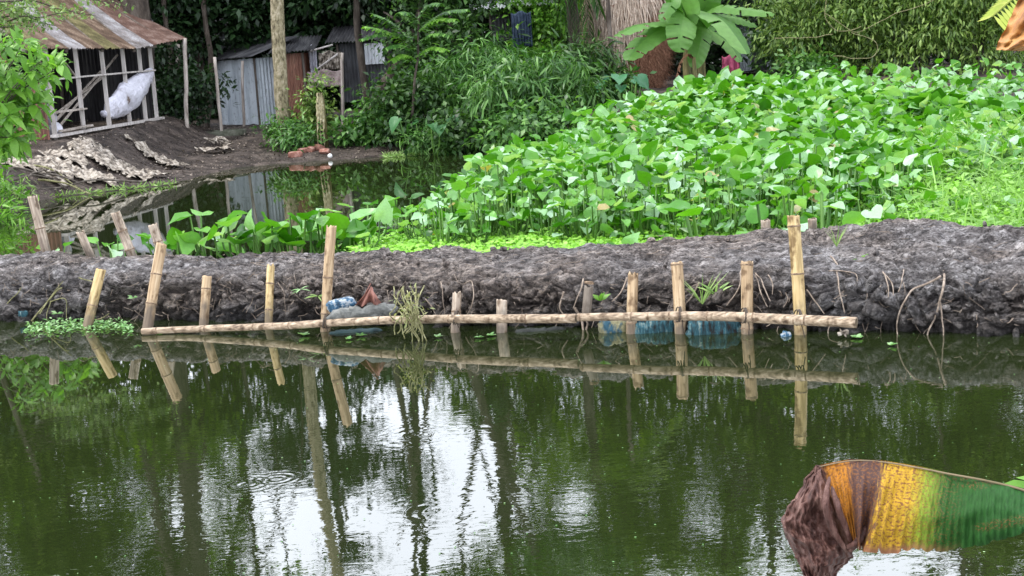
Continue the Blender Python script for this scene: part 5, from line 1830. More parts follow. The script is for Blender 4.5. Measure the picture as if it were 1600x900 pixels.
# low plants at the foot of the bed along the dyke
rg = random.Random(5)
for i in range(46):
    px = 560 + (i / 46) ** 1.0 * 1030 + rg.uniform(-20, 20)
    py = rg.uniform(335, 372) - (12 if px > 1100 else 0)
    p = atz(px, py, .05)
    p.y = max(p.y, back_y(p.x) + .35)
    hy_plant(TPL_LOW[i % 4], (p.x, p.y, .02), rg.uniform(0, 6), rg.uniform(.8, 1.35), 'low hyacinth in the floating weed ' + where(p.x, p.y), 'low hyacinths ' + where(p.x, p.y))
for i, (px, py, sc, l) in enumerate(((1125, 376, 1.35, 'big drooping grey green leaf plant at the bank edge, left of the tallest stake'), (1290, 350, 1.35, 'large leaved plant at the bank edge just right of the tallest stake'), (1215, 345, 1.2, 'broad leaved plant behind the top of the tallest stake'), (975, 386, .8, 'small green sprout at the bank edge, middle of the bed'))):
    p = atz(px, py, .2); p.y = max(p.y, back_y(p.x) + .3)
    hy_plant(TPL_LOW[i % 4], (p.x, p.y, .04), i * 2.0, sc * 1.4, l, None, 'broad_leaf_plant')

# taro clump at the far bank
def taro(label, px, py, Y, n, h, size, mat=TARO, seed=0):
    b = at(px, py, Y); b.z = max(gz(b.x, b.y), 0) - .02
    t = thing('taro_plant', label, 'taro plant', b)
    lm = mesh('taro_leaf', *HY[seed % 6], mat)
    R = hy_frames(seed, n, h * .6, h, h * .5, size)
    mb = stalk_mesh(R, seed, .012); mb.build('stalks', STALK, t)
    for p, d, up, s in R:
        d = Vector((d.x, d.y, -abs(d.z) * .8 - .15)).normalized(); up = (Vector((0, -.4, 1)) - d * Vector((0, -.4, 1)).dot(d)).normalized()
        y = up.cross(d)
        o = ob('leaf', lm, t); o.matrix_basis = Matrix.Translation(p) @ Matrix((d, y, up)).transposed().to_4x4() @ Matrix.Scale(s, 4)
taro('bluish green taro clump between the straw stack and the hyacinth bed', 975, 165, 15.4, 9, .65, .30, seed=3)
taro('taro with paddle leaves in the bushes above the still water', 680, 205, 14.8, 8, .85, .24, leafmat('mid_taro_blade', [(.04, .13, .04), (.07, .2, .07)]), seed=8)


# ------------------------------------------------------------------ near bush at the left edge
def near_bush():
    b = atz(-20, 330, .1)
    root = thing('leafy_sapling', 'bright green sapling with pointed leaves at the left edge before the hut', 'sapling', (b.x, b.y, .0))
    o0 = Vector(root.location)
    rg = random.Random(21)
    tips = []
    mbs = MB()
    targets = [(10, 70), (30, 85), (60, 75), (85, 90), (20, 110), (50, 110), (80, 118), (5, 140), (35, 150), (60, 160), (15, 180), (45, 190), (25, 215), (5, 230), (40, 222), (70, 140), (95, 100), (-20, 100), (-30, 160), (-40, 220), (-30, 60), (12, 95), (52, 178), (28, 130), (60, 95), (5, 60), (40, 60)]
    for i, (px, py) in enumerate(targets):
        tip = atr(px, py, b.y + rg.uniform(-.9, .5)) - o0
        base = Vector((-.1 + rg.uniform(-.1, .1), 0, rg.uniform(.3, .9)))
        mid = base.lerp(tip, .5) + Vector((-.1, 0, .12))
        W = wob([base, mid, tip], .03, 2, 10)
        mbs.tube(W, [.018 - .0014 * j for j in range(11)], 5)
        tips.append((W[-1], W[-1] - W[-3]))
        tips.append((W[7], W[8] - W[6]))
    mbs.tube([(0, .1, -.1), (-.05, .05, .5), (-.12, 0, 1.1)], [.05, .04, .03], 8)
    mbs.build('branches', BARK, root)
    V0, T0 = TPL['lance']
    # a finer leaf with a raised vein
    lms = []
    for s in range(3):
        V = []
        n = 6
        for j in range(n + 1):
            x = j / n
            w = .21 * math.sin(min(1, x * 1.02) ** .8 * math.pi) + (.0 if 0 < j < n else 0)
            z = -.22 * x * x * (1 + .5 * s)
            V += [(x, 0, z - .01), (x, w, z + .04), (x, -w, z + .04)]
        Fs = []
        for j in range(n):
            a = j * 3
            Fs += [(a, a + 3, a + 4, a + 1), (a, a + 2, a + 5, a + 3)]
        lms.append(mesh('sapling_leaf', V, Fs, LEAF_BRIGHT))
    cnt = 0
    extra = ([], [], [], [])
    for p, d in tips:
        d = d.normalized()
        for k in range(9):
            a = k * 2.4 + rg.uniform(-.3, .3)
            e = Quaternion(d, a) @ d.orthogonal().normalized()
            dd = (e * rg.uniform(.7, 1.1) + d * .5 + Vector((0, 0, -.25))).normalized()
            up = Vector((rg.uniform(-.3, .3), -.5, 1)); up = (up - dd * up.dot(dd)).normalized()
            s = rg.uniform(.17, .30)
            pp = p - d * rg.uniform(0, .12)
            if cnt < 298:
                y = up.cross(dd)
                o = ob('leaf', lms[k % 3], root); o.matrix_basis = Matrix.Translation(pp) @ Matrix((dd, y, up)).transposed().to_4x4() @ Matrix.Scale(s, 4); cnt += 1
            else:
                extra[0].append(pp); extra[1].append(dd); extra[2].append(up); extra[3].append(s)
    for k in range(700):
        p, d = tips[rg.randrange(len(tips))]
        extra[0].append(p + Vector((rg.gauss(0, .12) - .05, rg.gauss(.12, .1), rg.gauss(0, .12)))); extra[1].append((rg.gauss(0, 1), rg.gauss(0, 1), rg.gauss(-.3, .4))); extra[2].append((rg.gauss(0, .4), -.4, 1)); extra[3].append(rg.uniform(.09, .18))
    V, T = scatter('lance', *extra)
    o = ob('small_leaves', mesh('small_leaves', V, T, LEAF_BRIGHT), root); o['kind'] = 'stuff'
    # thin leaved tree reaching over the roof
    root = thing('feathery_tree', 'fine leaved branches reaching over the hut roof from the left edge', 'tree', (atr(-70, 300, 20).x, 20, .1))
    o0 = Vector(root.location)
    mb = MB()
    parts = []
    tr = [Vector((0, 0, -.1)), atr(-60, 60, 20) - o0, atr(-40, -120, 20) - o0]
    mb.tube(wob(tr, .03, 1, 16), [.07 - .003 * j for j in range(17)], 8)
    for i, (x0, y0, x1, y1) in enumerate(((-50, 55, 110, 22), (-50, 40, 60, 10), (-50, 60, 55, 44), (-45, 0, 150, 25), (-45, -20, 205, 12), (-50, 70, 30, 62), (-40, -40, 120, -20), (-50, 30, 90, 40), (-50, 20, 40, 25), (-50, -60, 220, -30), (-50, 30, 20, 8), (-50, 10, 75, -5))):
        a, c = atr(x0, y0, 20) - o0, atr(x1, y1, 19.2 + .12 * i) - o0
        W = wob([a, a.lerp(c, .5) + Vector((0, 0, .08)), c], .05, 2, 18)
        mb.tube(W, [.018 - .0008 * j for j in range(19)], 5)
        P = []
        for k in range(170):
            t = rg.uniform(.3, 1.0) ; j = int(t * 17)
            P.append(W[j] + Vector((rg.gauss(0, .06), rg.gauss(0, .08), rg.gauss(0, .045))))
        n = len(P)
        r2 = np.random.default_rng(i)
        parts.append(scatter('oval', [tuple(q) for q in P], r2.normal(size=(n, 3)) + [0.4, 0, -.3], r2.normal(size=(n, 3)) * .5 + [0, -.4, 1], r2.uniform(.045, .085, n)))
    V, T = join(parts)
    mb.build('branches', BARK, root)
    ob('foliage', mesh('foliage', V, T, leafmat('fine_leaf', [(.07, .13, .03), (.13, .21, .055), (.24, .32, .12)], transl=.35)), root)


near_bush()


def on_ground(px, py):
    """where the pixel's ray meets the terrain"""
    d = ray(px, py); o = Vector((0, 0, H)); t = 5.0
    while t < 70:
        p = o + d * t
        if p.z <= max(0, gz(p.x, p.y)): return p
        t += .06
    return p


def weeds(label, px, py, Y, w, h, n, mat=LEAF_BRIGHT, kind='lance', size=.12, seed=0, dz=0):
    b = on_ground(px, py)
    root = thing('weed_clump', label, 'weeds', b)
    V, T, C = crown((0, 0, h * .5), (w / 2, w * .35, h * .55), max(6, n // 18), 18, .07, size, kind, .1, .6, seed=seed)
    ob('foliage', mesh('foliage', V, T, mat), root)
    mb = MB()
    for k in range(8):
        q = Vector(C[k % len(C)]); mb.tube([(q.x * .4, q.y * .4, -.05), q * .6, q], [.008, .006, .003], 5)
    mb.build('stem', STALK, root)


weeds('weed clump at the left edge of the still water', 5, 330, 8.4, .6, .5, 300, seed=1)
weeds('leafy weeds drooping below the sapling at the left edge', -5, 285, 9.0, .9, .6, 380, seed=2)
weeds('low weeds on the left shore just left of the leftmost back stake', 8, 352, 7.6, .4, .3, 120, LEAF_BRIGHT, 'blade', .16, 3)
weeds('grassy weeds at the lower left shore before the torn plastic', 30, 314, 9.6, .4, .2, 90, GRASSM, 'blade', .12, 4)

# thin line of grass at the water's edge below the torn plastic
def shore_grass():
    rg = np.random.default_rng(12)
    P = []
    for (a, b), n in ((((60, 311), (180, 298)), 120), (((180, 298), (275, 288)), 90), (((600, 246), (780, 233)), 900)):
        for k in range(n):
            t = rg.random(); q = atz(a[0] + (b[0] - a[0]) * t, a[1] + (b[1] - a[1]) * t, 0.0)
            P.append((q.x, q.y + rg.normal() * (.05 if a[0] < 500 else .12), .01))
    n = len(P)
    D = rg.normal(size=(n, 3)) * [1, .6, .3] + [0, 0, .55]
    V, T = scatter('blade', P, D, rg.normal(size=(n, 3)) + [0, -1, .5], rg.uniform(.05, .14, n))
    ob('shore_grass', mesh('shore_grass', V, T, GRASSM), label='thin line of grass along the far waterline', cat='grass', kind='stuff')
shore_grass()


# ------------------------------------------------------------------ torn plastic, sticks, bricks on the far shore
def torn(label, cx, cy, w, d, ang, seed, holes=.1, mat=PLASTIC, lift=.06):
    c = on_ground(cx, cy)
    n, m = 54, 30
    V, Fs = [], []
    ca, sa = math.cos(ang), math.sin(ang)
    for j in range(m + 1):
        for i in range(n + 1):
            x, y = (i / n - .5) * w, (j / m - .5) * d
            X, Y = c.x + x * ca - y * sa, c.y + x * sa + y * ca
            z = max(0, gz(X, Y)) + .03 + lift * (.7 + 1.2 * fr((x * 6 + y * 3, y * 2.0, seed), 1, 4)) + .02 * fr((x * 16 + y * 7, y * 5, seed + 5), 1, 2)
            V.append((X - c.x, Y - c.y, z - c.z))
    for j in range(m):
        for i in range(n):
            x, y = (i / n - .5), (j / m - .5)
            e = 1 - max(abs(x), abs(y)) * 2
            q = fr((x * w * 5.5 + y * d * 4, y * d * 2.2, seed + 20), 1, 4)
            if q < holes - .0 + (.35 - e) * 1.1 - .25: continue
            a = j * (n + 1) + i
            Fs.append((a, a + 1, a + n + 2, a + n + 1))
    o = ob('torn_plastic_sheet', mesh('torn_plastic_sheet', V, Fs, mat), loc=c, label=label, cat='plastic sheet', group='torn pale plastic on the mud slope below the hut')
    md = o.modifiers.new('thick', 'SOLIDIFY'); md.thickness = .008


torn('crumpled pale plastic heap in the middle of the mud slope', 175, 258, 1.6, .9, -.3, 1, 0)
torn('smooth pale torn sheet at the left of the mud slope', 52, 262, 1.1, .7, .1, 2, -.25, lift=.04)
torn('wrinkled plastic strip reaching right down the mud slope', 245, 252, 1.3, .45, -.75, 3, -.1)
torn('shredded plastic at the waterline below the big heap', 130, 280, 1.2, .4, .1, 4, .05)
torn('pale plastic scrap between the smooth sheet and the heap', 100, 248, .8, .5, .0, 5, -.1, lift=.04)
torn('small pale scraps at the foot of the corner post', 335, 238, .7, .5, .3, 6, .1)
for i, (a, b) in enumerate((((20, 268), (110, 300)), ((40, 262), (125, 296)), ((50, 276), (150, 300)), ((10, 290), (100, 285)), ((60, 286), (140, 306)), ((28, 300), (80, 268)), ((230, 290), (60, 300)))):
    p, q = on_ground(*a), on_ground(*b)
    mb = MB(); mb.tube(wob([p + Vector((0, 0, .05)), (p + q) / 2 + Vector((0, 0, .12)), q + Vector((0, 0, .03))], .05, 1.5, 14), [.02 - .0008 * j for j in range(15)], 6)
    mb.build('stick', VINEM if i in (1, 4) else WOOD_DARK, label=['long dark stick at the left of the mud slope', 'greenish stick crossing the long dark one', 'dark stick sliding to the water below the plastic', 'flat dark stick at the left shore', 'short greenish stick at the waterline', 'dark stick tilted up against the slope', 'long thin stick lying along the waterline'][i], cat='stick')
# more leaf litter on the mud near the sheds
def litter():
    rg = np.random.default_rng(3)
    N_ = 30000
    X = rg.uniform(-11, -.5, N_); Y = rg.uniform(19, 35, N_)
    Z = ground_z(X, Y); ok = Z > .01
    X, Y, Z = X[ok], Y[ok], Z[ok] + .02
    n = len(X)
    V, T = scatter('oval', np.stack([X, Y, Z], -1), rg.normal(size=(n, 3)) * [1, 1, .2], rg.normal(size=(n, 3)) * .3 + [0, 0, 1], rg.uniform(.02, .06, n))
    ob('leaf_litter', mesh('leaf_litter', V, T, leafmat('litter', [(.02, .014, .010), (.06, .045, .032), (.28, .23, .18)], transl=.05)), label='dead leaves littering the mud by the sheds', cat='leaf litter', kind='stuff')
    # crumbs of mud
litter()

for i, (px, py, s, l) in enumerate(((462, 246, .16, 'pinkish broken brick leftmost at the waterline below the pale trunk'), (475, 240, .14, 'brown brick second from the left at the waterline'), (487, 238, .15, 'brick in the middle of the row at the waterline'), (499, 236, .17, 'orange brick right of the middle of the row'), (508, 241, .12, 'small brick at the right end of the row'))):
    p = on_ground(px, py)
    mb = MB(); q = Quaternion((0, 0, 1), i * .7) @ Quaternion((1, 0, 0), .15 * i)
    V, Fs = ico()
    n8 = [Vector((max(-.62, min(.62, v.x)), max(-.62, min(.62, v.y)), max(-.62, min(.62, v.z)))) for v in V]
    mb.add([q @ Vector((v.x * s * 1.3, v.y * s * .7, v.z * s * .6)) * (1 + .06 * fr(v * 3 + Vector((i, 0, 0)))) for v in n8], Fs)
    mb.build('brick', BRICKM, smooth=False, loc=p + Vector((0, 0, .05)), label=l, cat='brick', group='old bricks at the far waterline')
for px, py, l in ((516, 243, 'small white ball at the waterline right of the bricks'),):
    p = on_ground(px, py + 4); mb = MB(); V, Fs = ico(); mb.add([v * .045 for v in V], Fs); mb.build('foam_ball', WHITE, loc=p + Vector((0, 0, .04)), label=l, cat='ball')
# concrete ring and rope heap
p = on_ground(352, 212)
n = 28; V, Fs = [], []
for r, z in ((.44, 0), (.45, .11), (.40, .12), (.38, .05)):
    for k in range(n): V.append((r * math.cos(6.2832 * k / n), r * math.sin(6.2832 * k / n), z + .008 * fr((k, z, 0))))
for j in range(3):
    for k in range(n): Fs.append((j * n + k, j * n + (k + 1) % n, (j + 1) * n + (k + 1) % n, (j + 1) * n + k))
rr_ = thing('concrete_ring', 'mossy concrete ring lying in front of the small grey shed', 'ring', p)
ob('ring_wall', mesh('ring_wall', V, Fs, CONC), rr_)
mb = MB(); mb.tube([(.38 * math.cos(6.2832 * k / n), .38 * math.sin(6.2832 * k / n), .06) for k in range(n + 1)], .01, 4); 
V = [(.38 * math.cos(6.2832 * k / n), .38 * math.sin(6.2832 * k / n), .07) for k in range(n)]
ob('soil', mesh('soil', V, [tuple(range(n))], GROUND), rr_)
p = on_ground(338, 226)
mb = MB(); rg = random.Random(2)
for k in range(9):
    mb.tube(wob([(rg.uniform(-.4, .4), rg.uniform(-.2, .2), .02), (rg.uniform(-.2, .2), rg.uniform(-.2, .2), .14), (rg.uniform(-.4, .4), rg.uniform(-.2, .2), .02)], .06, 2, 12), .014, 5)
mb.build('root_heap', PLASTIC, loc=p, label='heap of pale fibres and roots near the concrete ring', cat='fibres', kind='stuff')
# dry leaves hanging from the stump
b = at(511, 235, 15.6); b.z = gz(b.x, b.y)
t_ = thing('dry_leaf_bundle', 'bundle of pale dry leaves hanging beside the overgrown stump', 'dry leaves', b)
for k in range(3):
    V, Fs, W_ = banana_leaf_mesh([(0, 0, .95), (.03 * k - .08, -.05, 1.0), (.05 * k - .12, -.1, .6), (.06 * k - .15, -.1, .08 + .05 * (k % 2))], .035, .5, k)
    ob('dry_leaf', mesh('dry_leaf', V, Fs, DRYM), t_)
mb = MB(); mb.tube([(0, 0, -.1), (0, 0, .98)], [.04, .03], 8); mb.build('stem', STEM_BAN, t_)


# ------------------------------------------------------------------ things on the dyke face
def root_strand(pts, r, label, mat=ROOTM, off=.06, name='hanging_root', cat='root', group=None, n=22):
    """pts in pixels; each laid on the dyke's face (or just off it)"""
    W = []
    for px, py in pts:
        y = 9.0
        for _ in range(8):
            p = atr(px, py, y)
            if p.z > .32: y = foot_y(p.x) + .15 + (p.z - .32) * 5
            else: y = dyke_face(p.x, max(p.z, -.02))
        W.append(atr(px, py, y - off))
    W = wob(W, .012, 6, n)
    mb = MB(); mb.tube(W, [r * (1 - .5 * i / len(W)) for i in range(len(W))], 6)
    mb.build(name, mat, label=label, cat=cat, group=group)


for pts, r, l in (
    ([(1472, 410), (1476, 440), (1470, 470), (1462, 495), (1449, 520), (1450, 536)], .008, 'long root forking down to the water at the right of the bank'),
    ([(1470, 470), (1474, 500), (1475, 536)], .006, 'straight root branch beside the long forking root'),
    ([(1470, 432), (1450, 445), (1424, 456), (1408, 478), (1402, 505), (1403, 540)], .0075, 'curved root sweeping left then down to the water, right of the rail end'),
    ([(1380, 425), (1392, 442), (1393, 464)], .005, 'short bent root above the rail end'),
    ([(1383, 428), (1386, 448), (1386, 466)], .005, 'thin root beside the short bent root above the rail end'),
    ([(1412, 420), (1409, 438), (1400, 458)], .004, 'thin dark root slanting left of the curved root'),
    ([(1470, 405), (1469, 420)], .005, 'tiny root stub above the long forking root'),
    ([(1296, 400), (1308, 415), (1309, 440), (1314, 465), (1320, 488)], .006, 'wandering root right of the tallest stake'),
    ([(1295, 424), (1320, 423), (1336, 428), (1338, 438)], .004, 'sideways rootlet crossing the wandering root'),
    ([(1179, 422), (1190, 440), (1204, 470)], .006, 'root propped on the right of the thick straight stake'),
    ([(1180, 430), (1188, 455), (1200, 480)], .005, 'second root right of the thick straight stake, hanging lower'),
    ([(1158, 424), (1152, 450), (1136, 478)], .006, 'root on the left of the thick straight stake'),
    ([(1092, 440), (1078, 465), (1063, 484), (1053, 510), (1050, 530)], .006, 'root passing behind the knotted stake down over the rail'),
    ([(1094, 441), (1080, 446), (1068, 455)], .005, 'short dark root right of the knotted stake'),
    ([(912, 435), (906, 455), (895, 480)], .006, 'root left of the mud caked stub'),
    ([(980, 435), (972, 455), (958, 472)], .006, 'root left of the notched stake'),
    ([(897, 480), (908, 500), (912, 520), (924, 530)], .010, 'looping root hanging through the gap between the rails'),
    ([(905, 490), (918, 505), (910, 528)], .009, 'second looping root in the gap between the rails'),
    ([(880, 455), (876, 480), (884, 496)], .007, 'thin root left of the gap between the rails'),
    ([(1260, 455), (1272, 470), (1287, 490)], .005, 'short root right of the foot of the tallest stake'),
    ([(1202, 430), (1209, 445), (1208, 460)], .004, 'small root between the two rightmost stakes'),
    ([(728, 500), (740, 470), (735, 440), (724, 442)], .005, 'thin vine curling right of the stake by the vine tangle'),
    ([(690, 440), (692, 465), (697, 492)], .004, 'thin root left of the stake by the vine tangle'),
    ([(664, 468), (675, 480), (684, 494)], .004, 'short rootlet left of the stake by the vine tangle'),
    ([(433, 440), (444, 462), (446, 492)], .0035, 'thin fibre hanging right of the split yellowish stake'),
    ([(1316, 505), (1294, 512), (1294, 536)], .004, 'straight rootlet hanging from the right end of the rail'),
    ([(1115, 492), (1116, 510), (1119, 530)], .005, 'pale strand across the right crumpled blue sack'),
    ([(1085, 492), (1090, 512), (1100, 532)], .004, 'pale strand slanting over the crumpled blue sack'),
):
    root_strand(pts, r, l)
# twigs at the left end
for pts, r, l in (([(45, 508), (62, 485), (90, 455), (98, 450)], .008, 'pale twig slanting up the left end of the bank'), ([(62, 490), (75, 470), (100, 440)], .006, 'thin twig parallel to the pale slanting one'), ([(0, 487), (15, 470), (33, 448)], .005, 'twig at the far left of the bank'),
                  ([(78, 472), (102, 466), (104, 500), (108, 540)], .004, 'bent rush stem dipping in the water at the left'), ([(80, 470), (74, 490), (76, 510)], .004, 'short rush stem at the left'), ([(124, 434), (140, 438), (148, 441)], .005, 'broken straw piece left of the leftmost front stake'),
                  ([(170, 490), (158, 497), (150, 500)], .004, 'small dark twig at the foot of the leftmost front stake')):
    root_strand(pts, r, l, VINEM, .05, 'twig', 'twig')

# the vine tangle hanging over the rail
rg = random.Random(31)
vt = thing('vine_tangle', 'tangle of pale green vines hanging over the rail into the water', 'vines', atz(640, 540, 0))
o0 = Vector(vt.location)
for k in range(18):
    x0 = rg.uniform(622, 658); y0 = rg.uniform(445, 480)
    pts = [(x0 + rg.uniform(-14, 14), y0), (x0 + rg.uniform(-12, 12), 490), (x0 + rg.uniform(-10, 10), 510), (x0 + rg.uniform(-8, 8), rg.uniform(515, 546))]
    Y = 4.40
    W = wob([at(a, b, Y - (.0 if j else -.08)) - o0 for j, (a, b) in enumerate(pts)], .04, 8, 18)
    mb = MB(); mb.tube(W, [.0042] * 19, 5); mb.build('vine_strand', VINEM, vt)
V, T, _ = crown(at(645, 478, 4.42) - o0, (.09, .04, .10), 20, 8, .03, .035, 'lance', .4, seed=5)
o = ob('vine_leaves', mesh('vine_leaves', V, T, leafmat('vine_leaf', [(.14, .17, .06), (.26, .28, .12), (.36, .33, .18)])), vt); o['kind'] = 'stuff'


# fibrous roots all over the bank (nobody could count them)
def fibres():
    rg = random.Random(77)
    mb = MB()
    for k in range(640):
        x = rg.uniform(-3.8, 4)
        top = rg.random() < .3
        z = rg.uniform(.02, .33)
        if top:
            t = rg.random(); y = foot_y(x) + .2 + (back_y(x) - foot_y(x) - .3) * t; z = .36 + (back_z(x) - .345) * t + .012
            p = Vector((x, y, z)); d = Vector((rg.uniform(-1, 1), rg.uniform(-.6, .6), rg.uniform(-.05, .12)))
        else:
            p = Vector((x, dyke_face(x, z) - .012, z)); d = Vector((rg.uniform(-.8, .8), rg.uniform(-.25, .0), rg.uniform(-1, .5)))
        L_ = rg.uniform(.03, .13)
        W = wob([p, p + d * L_ * .5 + Vector((0, -.01, 0)), p + d * L_], .02, 9, 6)
        mb.tube(W, rg.uniform(.0012, .0028), 4, False)
    mb.build('root_fibres', ROOTM, kind='stuff', label='fine pale root fibres poking out of the mud bank', cat='root fibres')
fibres()


def sprout(label, px, py, size, n, mat, kind='lance', seed=0, up=.6, off=.03):
    y = 9.0
    for _ in range(8):
        p = atr(px, py, y)
        y = (foot_y(p.x) + .15 + (p.z - .32) * 5) if p.z > .32 else dyke_face(p.x, max(p.z, 0))
    p = atr(px, py, y - off)
    root = thing('sprout', label, 'sprout', p)
    rg = random.Random(seed)
    lm = None
    for k in range(n):
        a = k * 2.4 + rg.random()
        d = Vector((math.cos(a), -abs(math.sin(a)) * .4, up + rg.uniform(-.3, .5))).normalized()
        V, T = scatter(kind, [(0, 0, 0)], [tuple(d)], [(0, -.6, 1)], [size * rg.uniform(.7, 1.2)])
        ob('leaf', mesh('leaf', V, T, mat), root)


sprout('tall grass tuft between the knotted and the straight stakes', 1097, 475, .22, 12, GRASSM, 'grass', 1, 1.4, .05)
sprout('small grass tuft right of the tall grass tuft', 1118, 462, .12, 9, GRASSM, 'blade', 2, .7, .05)
sprout('little green plant between the mud caked stub and the notched stake', 938, 470, .07, 7, LEAF_BRIGHT, 'oval', 3, .5, .06)
sprout('light green sprout on the face right of the tallest stake', 1344, 408, .06, 6, LEAF_BRIGHT, 'oval', 4)
sprout('light green sprout near the top of the bank at the right', 1560, 402, .07, 6, LEAF_BRIGHT, 'lance', 5)
sprout('pale star shaped weed left of the tall split stake', 470, 452, .07, 6, PISTIA, 'blade', 6, .1, .05)
sprout('second pale weed touching the left of the tall split stake', 497, 463, .08, 7, GRASSM, 'blade', 7, .1, .05)
sprout('thin grass blades on the crest right of the tallest stake', 1307, 385, .17, 7, GRASSM, 'grass', 8, 2.0, .02)
sprout('small green seedling low on the leftmost part of the bank', 90, 490, .05, 6, PISTIA, 'oval', 9, .4, .04)
sprout('seedling on the face between the two left stakes', 208, 466, .04, 5, PISTIA, 'oval', 10, .4, .04)


# bags and tarp wedged behind the rail
def bag(name, label, x0, x1, y0, y1, Y, depth, mat, seed, cat='sack', wr=.014, group=None, rot=0.0):
    a, b = at(x0, y1, Y), at(x1, y0, Y)
    c = (a + b) / 2
    w, h = (b.x - a.x) / 2, (b.z - a.z) / 2
    V = []
    n, m = 72, 44
    for j in range(m + 1):
        th = math.pi * j / m
        for i in range(n):
            ph = 2 * math.pi * i / n
            sx = abs(math.cos(ph)) ** .55 * (1 if math.cos(ph) > 0 else -1)
            sy = abs(math.sin(ph)) ** .7 * (1 if math.sin(ph) > 0 else -1)
            sz = abs(math.cos(th)) ** .7 * (1 if math.cos(th) > 0 else -1)
            st = math.sin(th) ** .5 if math.sin(th) > 0 else 0
            p = Vector((w * sx * st, depth * sy * st, h * sz))
            g = fr((p.x * 9 + seed, p.z * 14, p.y * 6), 1, 4)
            f2 = abs(fr((p.x * 16 + p.z * 9 + seed, p.z * 5, seed), 1, 3))
            p = p * (1 + .10 * g) + p.normalized() * (-wr * f2 * 1.6)
            if rot: p = Quaternion((0, 1, 0), rot) @ p
            V.append(p)
    Fs = [(j * n + i, (j + 1) * n + i, (j + 1) * n + (i + 1) % n, j * n + (i + 1) % n) for j in range(m) for i in range(n)]
    return ob(name, mesh(name, V, Fs, mat), loc=c, label=label, cat=cat, group=group)


GS = 'sacks packed under the right rail'
BAG2 = noisemat('white_blue_printed_sack', [(.015, .05, .07), (.13, .14, .11), (.22, .20, .10), (.02, .07, .10)], 5, .45, .4, 40, (1.5, 1, .8), pos=[.38, .47, .55, .62])
bag('sack', 'printed blue and dirty white sack under the rail, left of the notched stake', 934, 984, 497, 535, 4.60, .06, BAG2, 1, group=GS, wr=.018)
bag('sack', 'crumpled blue sack under the rail, between notched and knotted stakes', 984, 1062, 498, 536, 4.60, .07, BLUEBAG, 2, group=GS, wr=.02)
bag('sack', 'crumpled blue sack under the rail, between knotted and straight stakes', 1066, 1168, 496, 539, 4.58, .07, BLUEBAG, 3, group=GS, wr=.02)
bag('sack', 'flat dark sack lying under the long rail left of the gap', 800, 884, 512, 532, 4.60, .03, noisemat('dark_wet_sack', [(.008, .009, .008), (.03, .034, .03)], 9), 4)
bag('sack', 'bluish wet sack below the rail under the muddy grey tarp', 512, 600, 514, 538, 4.58, .035, noisemat('dull_teal_sack', [(.01, .02, .024), (.03, .06, .065), (.06, .09, .09)], 9), 5, rot=.02)
bag('tarp_roll', 'muddy grey tarp roll lying on the rail right of the tall split stake', 512, 622, 477, 500, 4.56, .05, TARPG, 6, cat='tarp', rot=-.05, wr=.025)
bag('plastic_bag', 'blue and white checked plastic tucked against the tall split stake', 512, 556, 466, 486, 4.60, .05, BLUECHK, 7, cat='plastic bag', rot=-.15)
bag('plastic_scrap', 'blue plastic scrap in the shade below the right rail end', 1216, 1240, 518, 538, 4.50, .03, BLUECHK, 8, cat='plastic')
bag('plastic_scrap', 'whitish crumpled plastic under the right end of the rail', 1304, 1330, 514, 526, 4.47, .02, PLASTIC, 9, cat='plastic', wr=.03)
bag('plastic_scrap', 'small faded blue scrap at the left end of the bank', 28, 44, 484, 496, 4.78, .02, BLUEBAG, 10, cat='plastic')

# red brown dead leaf standing over the tarp
dl = thing('dead_leaf', 'folded red brown dead leaf standing up behind the grey tarp', 'dead leaf', at(580, 478, 4.58))
o0 = Vector(dl.location)
tip = at(580, 447, 4.62) - o0
V, Fs = [], []
n, m = 18, 8
for j in range(m + 1):
    for i in range(n + 1):
        s, t = i / n, j / m
        bx = at(555 + 42 * s, 476 + 3 * math.sin(s * 9), 4.58) - o0
        p = tip.lerp(bx, t) + Vector((0, .035 * math.sin(s * 14) * t - .03 * math.sin(t * 3.14) , 0)) + Vector((.006 * fr((s * 5, t * 5, 0)),) * 3)
        V.append(p)
for j in range(m):
    for i in range(n):
        a = j * (n + 1) + i; Fs.append((a, a + 1, a + n + 2, a + n + 1))
ob('blade', mesh('blade', V, Fs, DEADLEAF), dl)
mb = MB(); mb.tube([tip + Vector((0, -.01, .02)), tip.lerp(at(558, 476, 4.56) - o0, .5) + Vector((0, -.02, 0)), at(556, 477, 4.56) - o0], .003, 5); mb.build('leaf_vein', DEADLEAF, dl)


# ------------------------------------------------------------------ floating plants
def rosette(label, px, py, size, seed, group='little rosettes floating by the rail'):
    p = atz(px, py, .004)
    root = thing('water_lettuce', label, 'water lettuce', p, seed * 1.1, group)
    rg = random.Random(seed)
    V, T = scatter('round', [(0, 0, 0)], [(1, 0, .35)], [(-.35, 0, 1)], [1.0])
    lm = mesh('rosette_leaf', V, T, PISTIA)
    for k in range(8):
        o = ob('leaf', lm, root); o.rotation_euler = (0, rg.uniform(-.25, .15), k * .785 + rg.uniform(-.2, .2)); s = size * rg.uniform(.6, 1.1); o.scale = (s, s * .8, s)


for i, (px, py, s, l) in enumerate(((475, 524, .050, 'pale floating rosette under the rail left of the tall split stake'), (545, 530, .034, 'floating rosette below the grey tarp, left one'), (565, 525, .044, 'floating rosette below the grey tarp, right one'), (684, 527, .036, 'floating rosette right of the vine tangle'), (748, 528, .034, 'floating rosette left of the muddy stub'),
                                    (766, 525, .036, 'floating rosette touching the muddy stub'), (1340, 528, .044, 'bright rosette under the right end of the rail'), (1392, 540, .036, 'pale floating rosette right of the rail end'), (205, 520, .03, 'small rosette at the right tip of the floating weed'), (248, 519, .026, 'tiny rosette below the left end of the rail'))):
    rosette(l, px, py, s, i)


